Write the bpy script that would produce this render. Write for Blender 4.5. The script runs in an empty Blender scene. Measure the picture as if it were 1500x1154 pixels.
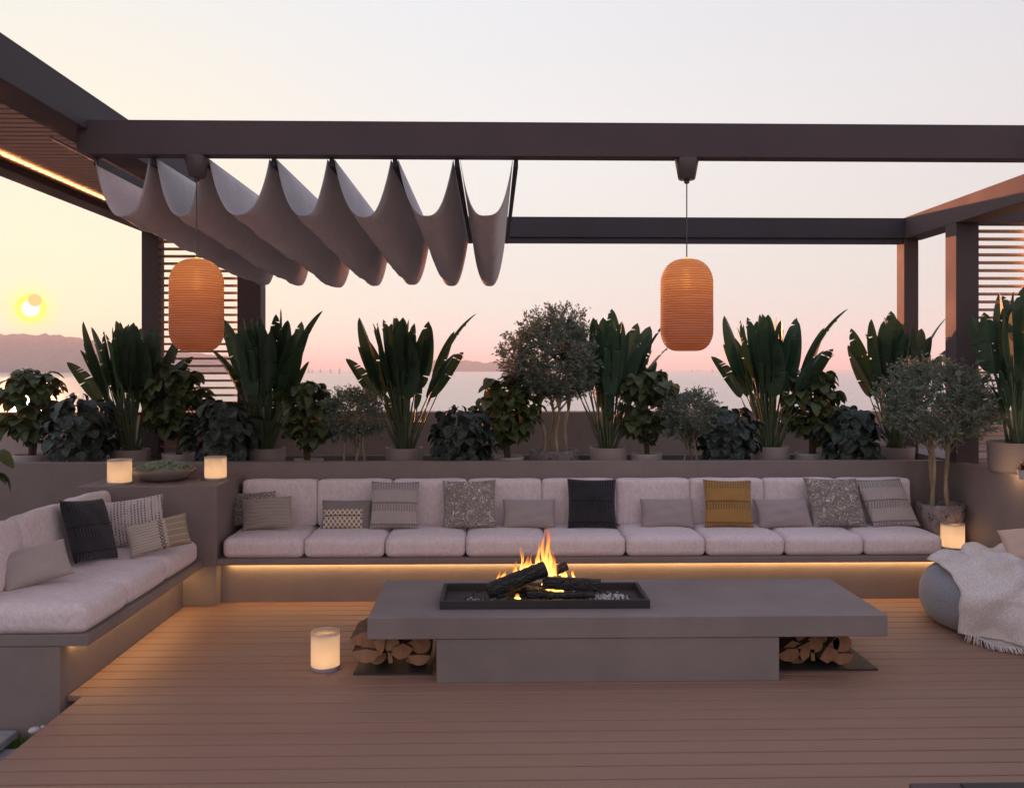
import bpy, math, random
from mathutils import Vector, Matrix, Euler
R = math.radians
S = bpy.context.scene
C = S.collection
K = 1/2   # all lamps and the sky are set for exposure +1
F, TH, EYE = 1300.0, R(1.23), 1.6

def at(u, v, Y):
    """world point at depth Y seen at pixel (u, v) of the 1500 px photograph"""
    a = (u-750)/F
    x, y, z = a*math.cos(TH)+math.sin(TH), math.cos(TH)-a*math.sin(TH), -(v-540)/F
    return Vector((Y*x/y, Y, EYE+z/y*Y))
def ax(u, Y): return at(u, 540, Y).x

# ------------------------------------------------------------------ meshes
class MB:
    def __init__(s): s.v = []; s.f = []; s.m = []; s.uv = None
    def add(s, vs, fs, mi=0, M=None):
        b = len(s.v)
        s.v += [tuple(M @ Vector(p)) if M else tuple(p) for p in vs]
        s.f += [tuple(b+i for i in f) for f in fs]; s.m += [mi]*len(fs)
        return s
    def box(s, x0, x1, y0, y1, z0, z1, mi=0, bev=0.0, M=None):
        if bev <= 0:
            vs = [(x, y, z) for z in (z0, z1) for y in (y0, y1) for x in (x0, x1)]
            return s.add(vs, [(0,2,3,1),(4,5,7,6),(0,1,5,4),(2,6,7,3),(0,4,6,2),(1,3,7,5)], mi, M)
        b = bev; vs = []; idx = {}
        for ix, sx in enumerate((-1,1)):
            for iy, sy in enumerate((-1,1)):
                for iz, sz in enumerate((-1,1)):
                    X = (x0,x1)[ix]; Y = (y0,y1)[iy]; Z = (z0,z1)[iz]
                    for k in range(3):
                        p = [X-sx*b, Y-sy*b, Z-sz*b]; p[k] = (X,Y,Z)[k]
                        idx[(ix,iy,iz,k)] = len(vs); vs.append(tuple(p))
        fs = []
        for k in range(3):
            o = [i for i in range(3) if i != k]
            for e in (0,1):
                q = []
                for a, c in ((0,0),(1,0),(1,1),(0,1)):
                    t = [0,0,0]; t[k] = e; t[o[0]] = a; t[o[1]] = c
                    q.append(idx[(t[0],t[1],t[2],k)])
                fs.append(q)
            for a in (0,1):
                for c in (0,1):
                    q = []
                    for e, kk in ((0,o[0]),(1,o[0]),(1,o[1]),(0,o[1])):
                        t = [0,0,0]; t[k] = e; t[o[0]] = a; t[o[1]] = c
                        q.append(idx[(t[0],t[1],t[2],kk)])
                    fs.append(q)
        for ix in (0,1):
            for iy in (0,1):
                for iz in (0,1): fs.append([idx[(ix,iy,iz,k)] for k in range(3)])
        # orient outwards
        c = Vector(((x0+x1)/2,(y0+y1)/2,(z0+z1)/2)); out = []
        for q in fs:
            P = [Vector(vs[i]) for i in q]; n = (P[1]-P[0]).cross(P[2]-P[1]); m = sum(P, Vector())/len(P)
            out.append(q if n.dot(m-c) > 0 else q[::-1])
        return s.add(vs, out, mi, M)
    def tube(s, pts, rad, seg=8, mi=0, cap=True, flat=1.0):
        P = [Vector(p) for p in pts]; n = len(P)
        rr = rad if isinstance(rad, (list, tuple)) else [rad]*n
        vs = []; up = Vector((0,0,1)); pu = None
        for i in range(n):
            t = (P[min(i+1,n-1)]-P[max(i-1,0)])
            t = t.normalized() if t.length > 1e-9 else Vector((0,0,1))
            if pu is None:
                a = up if abs(t.z) < .9 else Vector((1,0,0)); pu = (a - t*a.dot(t)).normalized()
            else:
                q = pu - t*pu.dot(t); pu = q.normalized() if q.length > 1e-6 else pu
            w = t.cross(pu)
            for k in range(seg):
                a = 2*math.pi*k/seg
                vs.append(P[i] + pu*math.cos(a)*rr[i]*flat + w*math.sin(a)*rr[i])
        fs = [(i*seg+k, i*seg+(k+1)%seg, (i+1)*seg+(k+1)%seg, (i+1)*seg+k) for i in range(n-1) for k in range(seg)]
        if cap: fs += [tuple(range(seg))[::-1], tuple((n-1)*seg+k for k in range(seg))]
        return s.add(vs, fs, mi)
    def lathe(s, prof, seg=48, c=(0,0,0), mi=0, wob=None):
        vs = []; n = len(prof)
        for (r, z) in prof:
            for k in range(seg):
                a = 2*math.pi*k/seg; rr = r*(1+(wob(a,z) if wob else 0))
                vs.append((c[0]+rr*math.cos(a), c[1]+rr*math.sin(a), c[2]+z))
        fs = [(i*seg+k, i*seg+(k+1)%seg, (i+1)*seg+(k+1)%seg, (i+1)*seg+k) for i in range(n-1) for k in range(seg)]
        if prof[0][0] > 1e-5: fs.append(tuple(range(seg))[::-1])
        if prof[-1][0] > 1e-5: fs.append(tuple((n-1)*seg+k for k in range(seg)))
        return s.add(vs, fs, mi)
    def build(s, name, mats, parent=None, smooth=False, loc=None, sharp=None):
        me = bpy.data.meshes.new(name); me.from_pydata(s.v, [], s.f)
        mats = mats if isinstance(mats, (list, tuple)) else [mats]
        for m in mats: me.materials.append(m)
        me.polygons.foreach_set('material_index', s.m)
        if smooth: me.polygons.foreach_set('use_smooth', [True]*len(s.f))
        me.update(); me.validate()
        if smooth and sharp:
            try: me.set_sharp_from_angle(angle=R(sharp))
            except Exception: pass
        o = bpy.data.objects.new(name, me); C.objects.link(o)
        if parent: o.parent = parent
        if loc is not None: o.location = loc
        return o

def tag(o, label=None, cat=None, group=None, kind=None):
    if label: o['label'] = label
    if cat: o['category'] = cat
    if group: o['group'] = group
    if kind: o['kind'] = kind
    return o
def thing(name, label, cat, loc=(0,0,0), rz=0, group=None):
    o = bpy.data.objects.new(name, None); C.objects.link(o)
    o.location = loc; o.rotation_euler = (0,0,rz); o.empty_display_size = .1
    return tag(o, label, cat, group)
def copy_tree(o, parent=None):
    c = o.copy(); C.objects.link(c); c.parent = parent
    for ch in [x for x in bpy.data.objects if x.parent == o]: copy_tree(ch, c)
    return c

# ------------------------------------------------------------------ materials
class N:
    def __init__(s, name):
        s.m = bpy.data.materials.new(name); s.m.use_nodes = True
        s.t = s.m.node_tree; s.t.nodes.clear()
        s.out = s.t.nodes.new('ShaderNodeOutputMaterial'); s.tc = None
    def n(s, typ, ins=None, **kw):
        nd = s.t.nodes.new('ShaderNode'+typ)
        for k, v in kw.items(): setattr(nd, k, v)
        for k, v in (ins or {}).items(): s.put(nd.inputs[k], v)
        return nd
    def put(s, sock, v):
        if isinstance(v, bpy.types.NodeSocket): s.t.links.new(v, sock)
        elif isinstance(v, bpy.types.Node): s.t.links.new(v.outputs[0], sock)
        else:
            if isinstance(v, tuple) and len(v) == 3 and sock.type == 'RGBA': v = v+(1,)
            sock.default_value = v
    def co(s, kind='Object'):
        if not s.tc: s.tc = s.t.nodes.new('ShaderNodeTexCoord')
        return s.tc.outputs[kind]
    def math(s, op, a, b=0.0, c=0.0):
        nd = s.n('Math', operation=op); s.put(nd.inputs[0], a); s.put(nd.inputs[1], b); s.put(nd.inputs[2], c)
        return nd.outputs[0]
    def noise(s, scale, detail=4, rough=.55, vec=None, dist=0):
        nd = s.n('TexNoise', {'Scale': scale, 'Detail': detail, 'Roughness': rough, 'Distortion': dist})
        s.t.links.new(vec or s.co(), nd.inputs['Vector']); return nd.outputs['Fac']
    def mapv(s, scale=(1,1,1), loc=(0,0,0), rot=(0,0,0), kind='Object'):
        nd = s.n('Mapping'); s.t.links.new(s.co(kind), nd.inputs['Vector'])
        nd.inputs['Scale'].default_value = scale; nd.inputs['Location'].default_value = loc; nd.inputs['Rotation'].default_value = rot
        return nd.outputs[0]
    def xyz(s, vec=None):
        nd = s.n('SeparateXYZ'); s.t.links.new(vec or s.co(), nd.inputs[0]); return nd.outputs
    def ramp(s, fac, stops, interp='LINEAR'):
        nd = s.n('ValToRGB'); s.put(nd.inputs[0], fac); cr = nd.color_ramp; cr.interpolation = interp
        while len(cr.elements) < len(stops): cr.elements.new(.5)
        for e, (p, c) in zip(cr.elements, stops):
            e.position = p; e.color = (c, c, c, 1) if isinstance(c, (int, float)) else tuple(c)+(1,)
        return nd.outputs[0]
    def mix(s, f, a, b):
        nd = s.n('Mix', data_type='RGBA'); s.put(nd.inputs[0], f); s.put(nd.inputs[6], a); s.put(nd.inputs[7], b); return nd.outputs[2]
    def bump(s, h, strength=.3, dist=.01, prev=None):
        nd = s.n('Bump', {'Strength': strength, 'Distance': dist}); s.put(nd.inputs['Height'], h)
        if prev is not None: s.put(nd.inputs['Normal'], prev)
        return nd.outputs[0]
    def pbr(s, col, rough=.6, normal=None, metal=0.0, spec=.5, **kw):
        nd = s.n('BsdfPrincipled'); s.put(nd.inputs['Base Color'], col); s.put(nd.inputs['Roughness'], rough)
        nd.inputs['Metallic'].default_value = metal; nd.inputs['Specular IOR Level'].default_value = spec
        if normal is not None: s.put(nd.inputs['Normal'], normal)
        for k, v in kw.items(): s.put(nd.inputs[k], v)
        return nd
    def done(s, sh):
        s.t.links.new(sh.outputs[0] if isinstance(sh, bpy.types.Node) else sh, s.out.inputs[0]); return s.m

def mul(c, k): return tuple(x*k for x in c)
def m_plaster(name, col, sc=6, var=.12, bmp=.12):
    n = N(name); a = n.noise(sc, 5, .6); b = n.noise(90, 3, .6); k = n.noise(1.3, 3, .5)
    f = n.math('ADD', n.math('MULTIPLY', a, .6), n.math('MULTIPLY', k, .4))
    c = n.ramp(f, [(.3, mul(col, 1-var)), (.7, mul(col, 1+var))])
    h = n.math('ADD', n.math('MULTIPLY', b, .35), a)
    return n.done(n.pbr(c, n.ramp(b, [(.3,.62),(.7,.85)]), n.bump(h, bmp, .01), spec=.25))
def m_metal(name, col, rough=.42, sp=.4):
    n = N(name); a = n.noise(2.5, 4); b = n.noise(260, 2)
    c = n.ramp(a, [(.3, mul(col,.9)), (.7, mul(col,1.1))])
    return n.done(n.pbr(c, n.ramp(a, [(.3,rough-.05),(.7,rough+.08)]), n.bump(b, .03, .002), metal=.0, spec=sp))
def m_cloth(name, col, kind='chenille', dark=None):
    n = N(name); big = n.noise(7, 3); fine = n.noise(420, 2)
    if kind == 'chenille':
        x = n.noise(38, 4, .65, n.mapv((1,1,1)))
        st = n.noise(60, 3, .6, n.mapv((1.6,1.6,.45)))
        f = n.math('ADD', n.math('MULTIPLY', x, .55), n.math('MULTIPLY', st, .45))
        c = n.ramp(f, [(.35, mul(col,.84)), (.6, mul(col,1.04))])
        h = n.math('ADD', f, n.math('MULTIPLY', fine, .3))
        nm = n.bump(h, .45, .006); nm = n.bump(big, .35, .03, nm)
    elif kind == 'plain':
        c = n.ramp(n.noise(180, 2), [(.3, mul(col,.93)), (.7, mul(col,1.05))]); nm = n.bump(fine, .25, .003); nm = n.bump(big, .3, .02, nm)
    elif kind == 'melange':
        f = n.noise(150, 3, .7, n.mapv((1,1,2.2)))
        c = n.ramp(f, [(.36, mul(col,.68)), (.64, mul(col,1.3))]); nm = n.bump(f, .4, .004); nm = n.bump(n.noise(4,2), .3, .03, nm)
    elif kind == 'knit':
        X, Y, Z = n.xyz()
        rib = n.math('ADD', n.math('MULTIPLY', n.math('SINE', n.math('MULTIPLY', X, 330)), .5), .5)
        zig = n.math('SINE', n.math('ADD', n.math('MULTIPLY', Z, 190), n.math('MULTIPLY', n.math('PINGPONG', X, .034), 200)))
        zig2 = n.math('SINE', n.math('SUBTRACT', n.math('MULTIPLY', Z, 190), n.math('MULTIPLY', n.math('PINGPONG', X, .034), 200)))
        dia = n.math('ADD', n.math('MULTIPLY', n.math('MULTIPLY', zig, zig2), .3), .62)
        zz = n.math('FRACT', n.math('MULTIPLY', n.math('ADD', Z, .5), 6.6))
        band = n.math('LESS_THAN', zz, .34)
        h = n.mix(band, dia, rib)
        edge = n.math('LESS_THAN', n.math('ABSOLUTE', n.math('SUBTRACT', zz, .38)), .035)
        c = n.mix(n.ramp(h, [(0.0,0),(.55,1)]), mul(col,.62), mul(col,1.12))
        c = n.mix(edge, c, mul(col,.55))
        nm = n.bump(h, .9, .006); nm = n.bump(fine, .3, .004, nm)
    elif kind == 'boucle':
        w = n.n('TexNoise', {'Scale': 19, 'Detail': 1, 'Distortion': 2.2}); n.t.links.new(n.co(), w.inputs['Vector'])
        r = n.math('PINGPONG', n.math('MULTIPLY', w.outputs['Fac'], 13.0), 1.0)
        c = n.ramp(r, [(.1, mul(col,.5)), (.65, mul(col,1.0)), (.95, mul(col,1.5))])
        nm = n.bump(r, 1.0, .01); nm = n.bump(fine, .4, .004, nm)
    elif kind == 'lattice':
        X, Y, Z = n.xyz()
        zz = n.math('ADD', Z, .0)
        s1 = n.math('SINE', n.math('MULTIPLY', X, 190)); s2 = n.math('SINE', n.math('MULTIPLY', Z, 150))
        net = n.math('ABSOLUTE', n.math('ADD', s1, s2)); net = n.math('LESS_THAN', net, .7)
        low = n.math('LESS_THAN', Z, .032)
        side = n.math('MULTIPLY', n.math('LESS_THAN', X, .115), n.math('GREATER_THAN', X, -.165))
        msk = n.math('MULTIPLY', n.math('MULTIPLY', net, low), side)
        line = n.math('MULTIPLY', n.math('LESS_THAN', n.math('ABSOLUTE', n.math('ADD', Z, .012)), .0035), side)
        c = n.mix(msk, mul(col,.82), (.78,.64,.48)); c = n.mix(line, c, (.1,.05,.04))
        nm = n.bump(msk, .5, .005)
    elif kind == 'dashes':
        X, Y, Z = n.xyz()
        cx = n.math('FRACT', n.math('MULTIPLY', X, 50)); col_id = n.math('FLOOR', n.math('MULTIPLY', X, 50))
        bar = n.math('LESS_THAN', n.math('ABSOLUTE', n.math('SUBTRACT', cx, .5)), .2)
        sh = n.n('TexWhiteNoise', noise_dimensions='1D'); n.put(sh.inputs['W'], col_id)
        dz = n.math('FRACT', n.math('ADD', n.math('MULTIPLY', Z, 62), sh.outputs[0]))
        dash = n.math('LESS_THAN', dz, .5)
        keep = n.math('GREATER_THAN', n.noise(17, 2, .5, n.mapv((2,1,.6))), .44)
        msk = n.math('MULTIPLY', n.math('MULTIPLY', bar, dash), keep)
        c = n.mix(n.math('MULTIPLY', bar, .28), col, mul(col,.5)); c = n.mix(msk, c, (.03,.025,.025))
        nm = n.bump(cx, .4, .004)
    elif kind == 'bands':
        X, Y, Z = n.xyz(); w = n.noise(9, 2)
        line = n.math('LESS_THAN', n.math('FRACT', n.math('ADD', n.math('MULTIPLY', Z, 62), n.math('MULTIPLY', w, 1.2))), .2)
        base = n.mix(line, col, mul(col,.5))
        right = n.math('GREATER_THAN', X, .055)
        ochre = n.mix(n.math('LESS_THAN', n.math('FRACT', n.math('MULTIPLY', Z, 26)), .1), (.33,.26,.18), (.55,.47,.38))
        c = n.mix(right, base, ochre)
        ch = n.math('ABSOLUTE', n.math('SUBTRACT', n.math('ABSOLUTE', n.math('SUBTRACT', X, .022)), n.math('MULTIPLY', n.math('PINGPONG', Z, .011), 1.1)))
        cm = n.math('LESS_THAN', ch, .0035)
        c = n.mix(cm, c, (.07,.06,.06)); nm = n.bump(line, -.3, .004)
    elif kind == 'lines':
        X, Y, Z = n.xyz(); w = n.noise(5, 2, .5, n.mapv((1,1,3)))
        line = n.math('LESS_THAN', n.math('FRACT', n.math('ADD', n.math('MULTIPLY', Z, 40), n.math('MULTIPLY', w, 2.2))), .12)
        c = n.mix(line, col, mul(col,.55)); nm = n.bump(line, -.3, .004)
    elif kind == 'speckle':
        v = n.noise(120, 2); c = n.ramp(v, [(.5, mul(col,.8)), (.6, (.55,.48,.42))]); nm = n.bump(v, .5, .005)
    return n.done(n.pbr(c, .92, nm, spec=.12, **{'Sheen Weight': .2, 'Sheen Roughness': .5}))
def m_leaf(name, col, col2, rough=.4, trans=.25, vein=False, scale=5, tcol=None):
    n = N(name); a = n.noise(scale, 3, .6); fn = n.noise(60, 2)
    c = n.ramp(a, [(.35, col), (.65, col2)])
    nm = n.bump(fn, .15, .004)
    if vein:
        v = n.n('TexVoronoi', {'Scale': 26.0}, feature='DISTANCE_TO_EDGE'); n.t.links.new(n.co(), v.inputs['Vector'])
        e = n.math('LESS_THAN', v.outputs[0], .035); c = n.mix(n.math('MULTIPLY', e, .45), c, (.16,.19,.16))
    p = n.pbr(c, rough, nm, spec=.4)
    tr = n.n('BsdfTranslucent'); n.put(tr.inputs[0], tcol or mul(col2, 1.6))
    mx = n.n('MixShader', {0: trans}); n.t.links.new(p.outputs[0], mx.inputs[1]); n.t.links.new(tr.outputs[0], mx.inputs[2])
    return n.done(mx)
def m_bark(name, col, sc=30):
    n = N(name); a = n.noise(sc, 5, .65, n.mapv((1,1,.2)))
    c = n.ramp(a, [(.3, mul(col,.5)), (.7, mul(col,1.25))]); return n.done(n.pbr(c, .9, n.bump(a, .6, .01), spec=.1))
def m_emit(name, col, st):
    n = N(name); e = n.n('Emission', {'Color': col, 'Strength': st*K}); return n.done(e)

M = {}
M['wall'] = m_plaster('taupe_plaster', (.235,.19,.175))
M['table'] = m_plaster('grey_microcement', (.245,.205,.19), 3.2, .16, .14)
M['parapet'] = m_plaster('parapet_plaster', (.42,.345,.30))
M['beam'] = m_metal('bronze_aluminium', (.105,.078,.078), .68, .18)
M['beam2'] = m_metal('anthracite_aluminium', (.06,.058,.066), .68, .18)
M['tray'] = m_metal('black_steel', (.04,.036,.037), .5, .25)
M['slat'] = m_metal('bronze_slat', (.46,.25,.16), .6, .2)
M['louvre'] = m_metal('tan_louvre', (.62,.42,.33), .6, .2)
M['cush'] = m_cloth('off_white_chenille', (.77,.665,.66))
M['p_plain'] = m_cloth('taupe_linen', (.36,.31,.30), 'plain')
M['p_beige'] = m_cloth('beige_linen', (.42,.36,.33), 'plain')
M['p_char'] = m_cloth('charcoal_knit', (.028,.028,.033), 'knit')
M['p_must'] = m_cloth('mustard_knit', (.36,.2,.065), 'knit')
M['p_knit'] = m_cloth('taupe_knit', (.40,.35,.335), 'knit')
M['p_boucle'] = m_cloth('swirl_boucle', (.58,.50,.45), 'boucle')
M['p_latt'] = m_cloth('lattice_weave', (.29,.25,.235), 'lattice')
M['p_dash'] = m_cloth('dashed_weave', (.6,.53,.5), 'dashes')
M['p_band'] = m_cloth('banded_weave', (.52,.44,.37), 'bands')
M['p_line'] = m_cloth('pinstripe_weave', (.37,.31,.26), 'lines')
M['p_spk'] = m_cloth('speckled_weave', (.2,.165,.16), 'speckle')
M['pouf'] = m_cloth('grey_melange', (.27,.285,.32), 'melange')
M['throw'] = m_cloth('cream_throw', (.68,.61,.57), 'melange')
M['pot'] = m_plaster('clay_pot', (.36,.29,.26), 10, .08)
M['potw'] = m_plaster('pale_pot', (.45,.4,.37), 10, .08)
M['soil'] = m_bark('soil', (.05,.035,.025), 60)
M['strel'] = m_leaf('paddle_leaf', (.018,.052,.026), (.032,.08,.038), .42, .10, scale=6, tcol=(.07,.12,.02))
M['strstem'] = m_leaf('paddle_stem', (.09,.13,.06), (.13,.16,.08), .45, .1, scale=9)
M['ficus'] = m_leaf('round_leaf', (.045,.07,.022), (.085,.115,.04), .45, .14, scale=7, tcol=(.16,.17,.03))
M['pilea'] = m_leaf('heart_leaf', (.015,.03,.022), (.035,.055,.042), .5, .1, True, scale=9)
M['olive'] = m_leaf('olive_leaf', (.12,.16,.12), (.21,.26,.20), .55, .14, scale=14, tcol=(.26,.22,.10))
M['succ'] = m_leaf('succulent_leaf', (.26,.32,.22), (.44,.50,.38), .55, .1, scale=30)
M['red'] = m_leaf('red_leaf', (.09,.01,.012), (.16,.02,.02), .5, .1, scale=30)
M['bark'] = m_bark('dark_bark', (.12,.085,.06))
M['obark'] = m_bark('olive_bark', (.36,.28,.19), 22)

def deck_mat():
    n = N('deck_wood'); X, Y, Z = n.xyz()
    idn = n.math('FLOOR', n.math('MULTIPLY', Y, 1/.1165))
    w = n.n('TexWhiteNoise', noise_dimensions='1D'); n.put(w.inputs['W'], idn)
    off = n.n('CombineXYZ'); n.put(off.inputs[0], n.math('ADD', n.math('MULTIPLY', X, .9), n.math('MULTIPLY', w.outputs[0], 37)))
    n.put(off.inputs[1], n.math('MULTIPLY', Y, 34)); n.put(off.inputs[2], Z)
    g = n.noise(2.2, 5, .62, off.outputs[0]); g2 = n.noise(9, 3, .6, off.outputs[0])
    f = n.math('ADD', n.math('MULTIPLY', g, .7), n.math('MULTIPLY', g2, .3))
    c = n.ramp(f, [(.3, (.25,.14,.097)), (.7, (.36,.212,.15))])
    c2 = n.mix(n.math('MULTIPLY', w.outputs[0], .75), c, (.33,.21,.148))
    groove = n.math('SINE', n.math('MULTIPLY', Y, 2*math.pi/.0072))
    h = n.math('ADD', n.math('MULTIPLY', groove, .35), f)
    return n.done(n.pbr(c2, n.ramp(f, [(.3,.5),(.7,.68)]), n.bump(h, .35, .0025), spec=.35))
M['deck'] = deck_mat()

# ------------------------------------------------------------------ world
SUN_AZ, SUN_EL = math.atan2(at(45,452,1).x, 1), None
sd = at(45, 452, 1) - Vector((0,0,EYE)); sd.normalize()
SUN_EL = math.asin(sd.z)
od = (at(51, 440, 1) - Vector((0,0,EYE))).normalized()
w = bpy.data.worlds.new('World'); S.world = w; w.use_nodes = True
def world():
    n = N.__new__(N); n.m = w; n.t = w.node_tree; n.t.nodes.clear(); n.tc = None
    n.out = n.t.nodes.new('ShaderNodeOutputWorld')
    co = n.co('Generated'); X, Y, Z = n.xyz(co)
    el = n.math('MULTIPLY', n.math('ARCSINE', Z), 2/math.pi)      # 0..1 = horizon..zenith
    grad = n.ramp(el, [(0, (.79,.84,.82)), (.04, (.83,.84,.80)), (.10, (.87,.87,.83)), (.17, (.89,.89,.88)),
                       (.28, (.83,.86,.91)), (.5, (.64,.70,.86)), (1, (.50,.57,.80))])
    def dot(v):
        nd = n.n('VectorMath', operation='DOT_PRODUCT'); n.t.links.new(co, nd.inputs[0]); nd.inputs[1].default_value = v; return nd.outputs['Value']
    d = dot(tuple(sd))
    flat = Vector((sd.x, sd.y, 0)).normalized(); a = dot(tuple(flat))
    az = n.ramp(n.math('ADD', n.math('MULTIPLY', a, .5), .5), [(0, (.92,.80,.85)), (.4, (.88,.79,.85)), (.72, (.86,.85,.88)), (.93, (1.0,1.0,1.0)), (1, (1.04,1.02,.94))])
    m = n.n('Mix', data_type='RGBA', blend_type='MULTIPLY'); n.put(m.inputs[0], 1.0); n.put(m.inputs[6], grad); n.put(m.inputs[7], az)
    def mr(v, a_, b_, c_=0.0, d_=1.0):
        nd = n.n('MapRange', {1: a_, 2: b_, 3: c_, 4: d_}); n.put(nd.inputs[0], v); nd.clamp = True; return nd.outputs[0]
    def ang(v):    # angular distance in degrees, from the chord (accurate for small angles)
        nd = n.n('VectorMath', operation='DISTANCE'); n.t.links.new(co, nd.inputs[0]); nd.inputs[1].default_value = v
        return n.math('MULTIPLY', n.math('ARCSINE', n.math('MINIMUM', n.math('MULTIPLY', nd.outputs['Value'], .5), 1.0)), 360/math.pi)
    A = ang(tuple(sd))
    g1 = n.mix(n.math('MULTIPLY', n.math('POWER', mr(A, 26, 1.0), 1.6), .75), m.outputs[2], (1.02, .95, .66))
    g2 = n.mix(n.math('POWER', mr(A, 2.1, .8), 2.0), g1, (1.08, 1.03, .38))
    g3 = n.mix(mr(A, .88, .72), g2, (1.25, 1.15, .0))
    g4 = n.mix(mr(A, .52, .36), g3, (1.7, 1.65, 1.5))
    g5 = n.mix(mr(ang(tuple(od)), .37, .33), g4, (1.45, .60, .16))
    below = n.math('LESS_THAN', Z, -.002); g6 = n.mix(below, g5, (.10,.09,.09))
    bg = n.n('Background', {'Strength': 1.0*K}); n.put(bg.inputs[0], g6)
    sky = n.n('TexSky', sky_type='NISHITA', sun_disc=False, sun_elevation=SUN_EL, sun_rotation=SUN_AZ)
    b2 = n.n('Background', {'Strength': .003}); n.put(b2.inputs[0], sky)
    ad = n.n('AddShader'); n.t.links.new(bg.outputs[0], ad.inputs[0]); n.t.links.new(b2.outputs[0], ad.inputs[1])
    n.t.links.new(ad.outputs[0], n.out.inputs[0])
world()
sl = bpy.data.lights.new('sun', 'SUN'); sl.energy = 5.0; sl.angle = R(.6); sl.color = (1, .34, .16)
so = bpy.data.objects.new('sun', sl); C.objects.link(so); so.rotation_euler = (-sd).to_track_quat('-Z', 'Y').to_euler()

# camera
cd = bpy.data.cameras.new('camera'); cam = bpy.data.objects.new('camera', cd); C.objects.link(cam); S.camera = cam
cam.location = (0,0,EYE); cam.rotation_euler = (R(90), 0, -TH)
cd.sensor_width = 36; cd.lens = 36*F/1500; cd.shift_y = -37/1500; cd.clip_end = 40000; cd.clip_start = .05
S.view_settings.view_transform = 'Standard'; S.view_settings.look = 'None'; S.view_settings.exposure = 1.0

# ------------------------------------------------------------------ far setting
def water():
    n = N('sea_water')
    a = n.noise(.05, 5, .6, n.mapv((1,2.6,1))); b = n.noise(.6, 3, .6, n.mapv((1,2,1)))
    h = n.math('ADD', a, n.math('MULTIPLY', b, .12))
    return n.done(n.pbr((.32,.31,.30), .2, n.bump(h, .3, 1.4), spec=.5, IOR=1.33))
M['water'] = water()
tag(MB().add([(-9500,9,-6),(9500,9,-6),(9500,9500,-6),(-9500,9500,-6)], [(0,1,2,3)]).build('water', M['water']), kind='structure')
def hill_mat():
    n = N('far_woodland'); a = n.noise(.02, 6, .7); c = n.ramp(a, [(.35,(.03,.04,.025)),(.65,(.075,.08,.05))]); return n.done(n.pbr(c, 1, n.bump(a, .6, 8), spec=.05))
M['hill'] = hill_mat()
def hill(name, pts, Y, depth, rough, seed):
    """a landform: ridge height along u given in pixels above the horizon, built as a solid mound"""
    rnd = random.Random(seed); nb = 700; ns = 14
    u0, u1 = pts[0][0], pts[-1][0]; vs = []; fs = []
    ph = [rnd.uniform(0,6.28) for _ in range(12)]
    for i in range(nb+1):
        u = u0+(u1-u0)*i/nb
        for (a, b) in zip(pts, pts[1:]):
            if a[0] <= u <= b[0]: hp = a[1]+(b[1]-a[1])*(u-a[0])/(b[0]-a[0]); break
        t = i/nb*(u1-u0)
        j = sum(math.sin(t*.11*(k+1)*1.37+ph[k])/(k+1) for k in range(12))
        for k in range(ns+1):
            q = k/ns; yy = Y+depth*(q-.5)
            x = ax(u, Y)
            H = hp/F*Y + 6
            z = -6.3+H*math.sin(math.pi*q)**.7*(1+rough*(j*.3+math.sin(t*.9+ph[3])*.5+math.sin(t*.31+ph[5])*.7+abs(math.sin(t*.17+ph[6]))*.8+rnd.uniform(-.45,.45)))
            vs.append((x, yy, z if 0 < k < ns else -6.5))
    for i in range(nb):
        for k in range(ns): fs.append((i*(ns+1)+k, (i+1)*(ns+1)+k, (i+1)*(ns+1)+k+1, i*(ns+1)+k+1))
    o = MB().add(vs, fs).build(name, M['hill'], smooth=False); return tag(o, kind='structure')
hill('hills', [(-260,32),(-60,38),(0,40),(60,41),(110,39),(150,32),(200,24),(260,21),(330,16),(390,6),(410,1)], 2100, 420, .13, 3)
hill('hills', [(560,2),(600,9),(640,13),(690,12),(712,9),(728,12),(760,10),(800,4),(840,1)], 2600, 500, .05, 8)

def boat(u, v, hpx, i):
    Y = 7.6*F/(v-540); c = at(u, v, Y); h = hpx/F*Y
    r = thing('sailboat', ['tiny hazy sailboat, %s' % BL[i], ''][0], 'sailboat', (c.x, Y, -6), 0, 'sailboats far out on the water')
    MB().lathe([(.05,-.3),(h*.16,0),(h*.2,h*.09),(h*.14,h*.1)], 10).build('hull', M['hullm'], r)
    MB().box(-h*.012, h*.012, -h*.012, h*.012, 0, h).build('mast', M['hullm'], r)
    MB().add([(0,-.1,h*.13),(h*.2,-.1,h*.14),(.0,-.1,h*.97),(0,.1,h*.13),(h*.2,.1,h*.14),(.0,.1,h*.97)], [(0,1,2),(5,4,3),(0,2,5,3),(1,4,5,2),(0,3,4,1)]).build('sail', M['sail'], r)
M['hullm'] = m_metal('boat_paint', (.12,.09,.09)); M['sail'] = m_plaster('sail_cloth', (.2,.16,.15))
bs = [(452,546,9),(457,546,7),(469,546,8),(484,546,8),(497,547,10),(522,546,9),(663,549,9),(1013,545,6),(1022,545,6),(1043,546,7)]
BL = ['leftmost boat of the row of six', 'right boat of the close pair at the left of the row', 'third from the left of the row of six',
      'fourth from the left of the row of six', 'above the left edge of the small olive bush', 'beside the leaf tips of the third paddle plant',
      'alone in front of the low island', 'leftmost boat right of the hanging lantern', 'middle boat right of the hanging lantern', 'rightmost boat right of the hanging lantern']
for i, b in enumerate(bs): boat(*b, i)

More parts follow.
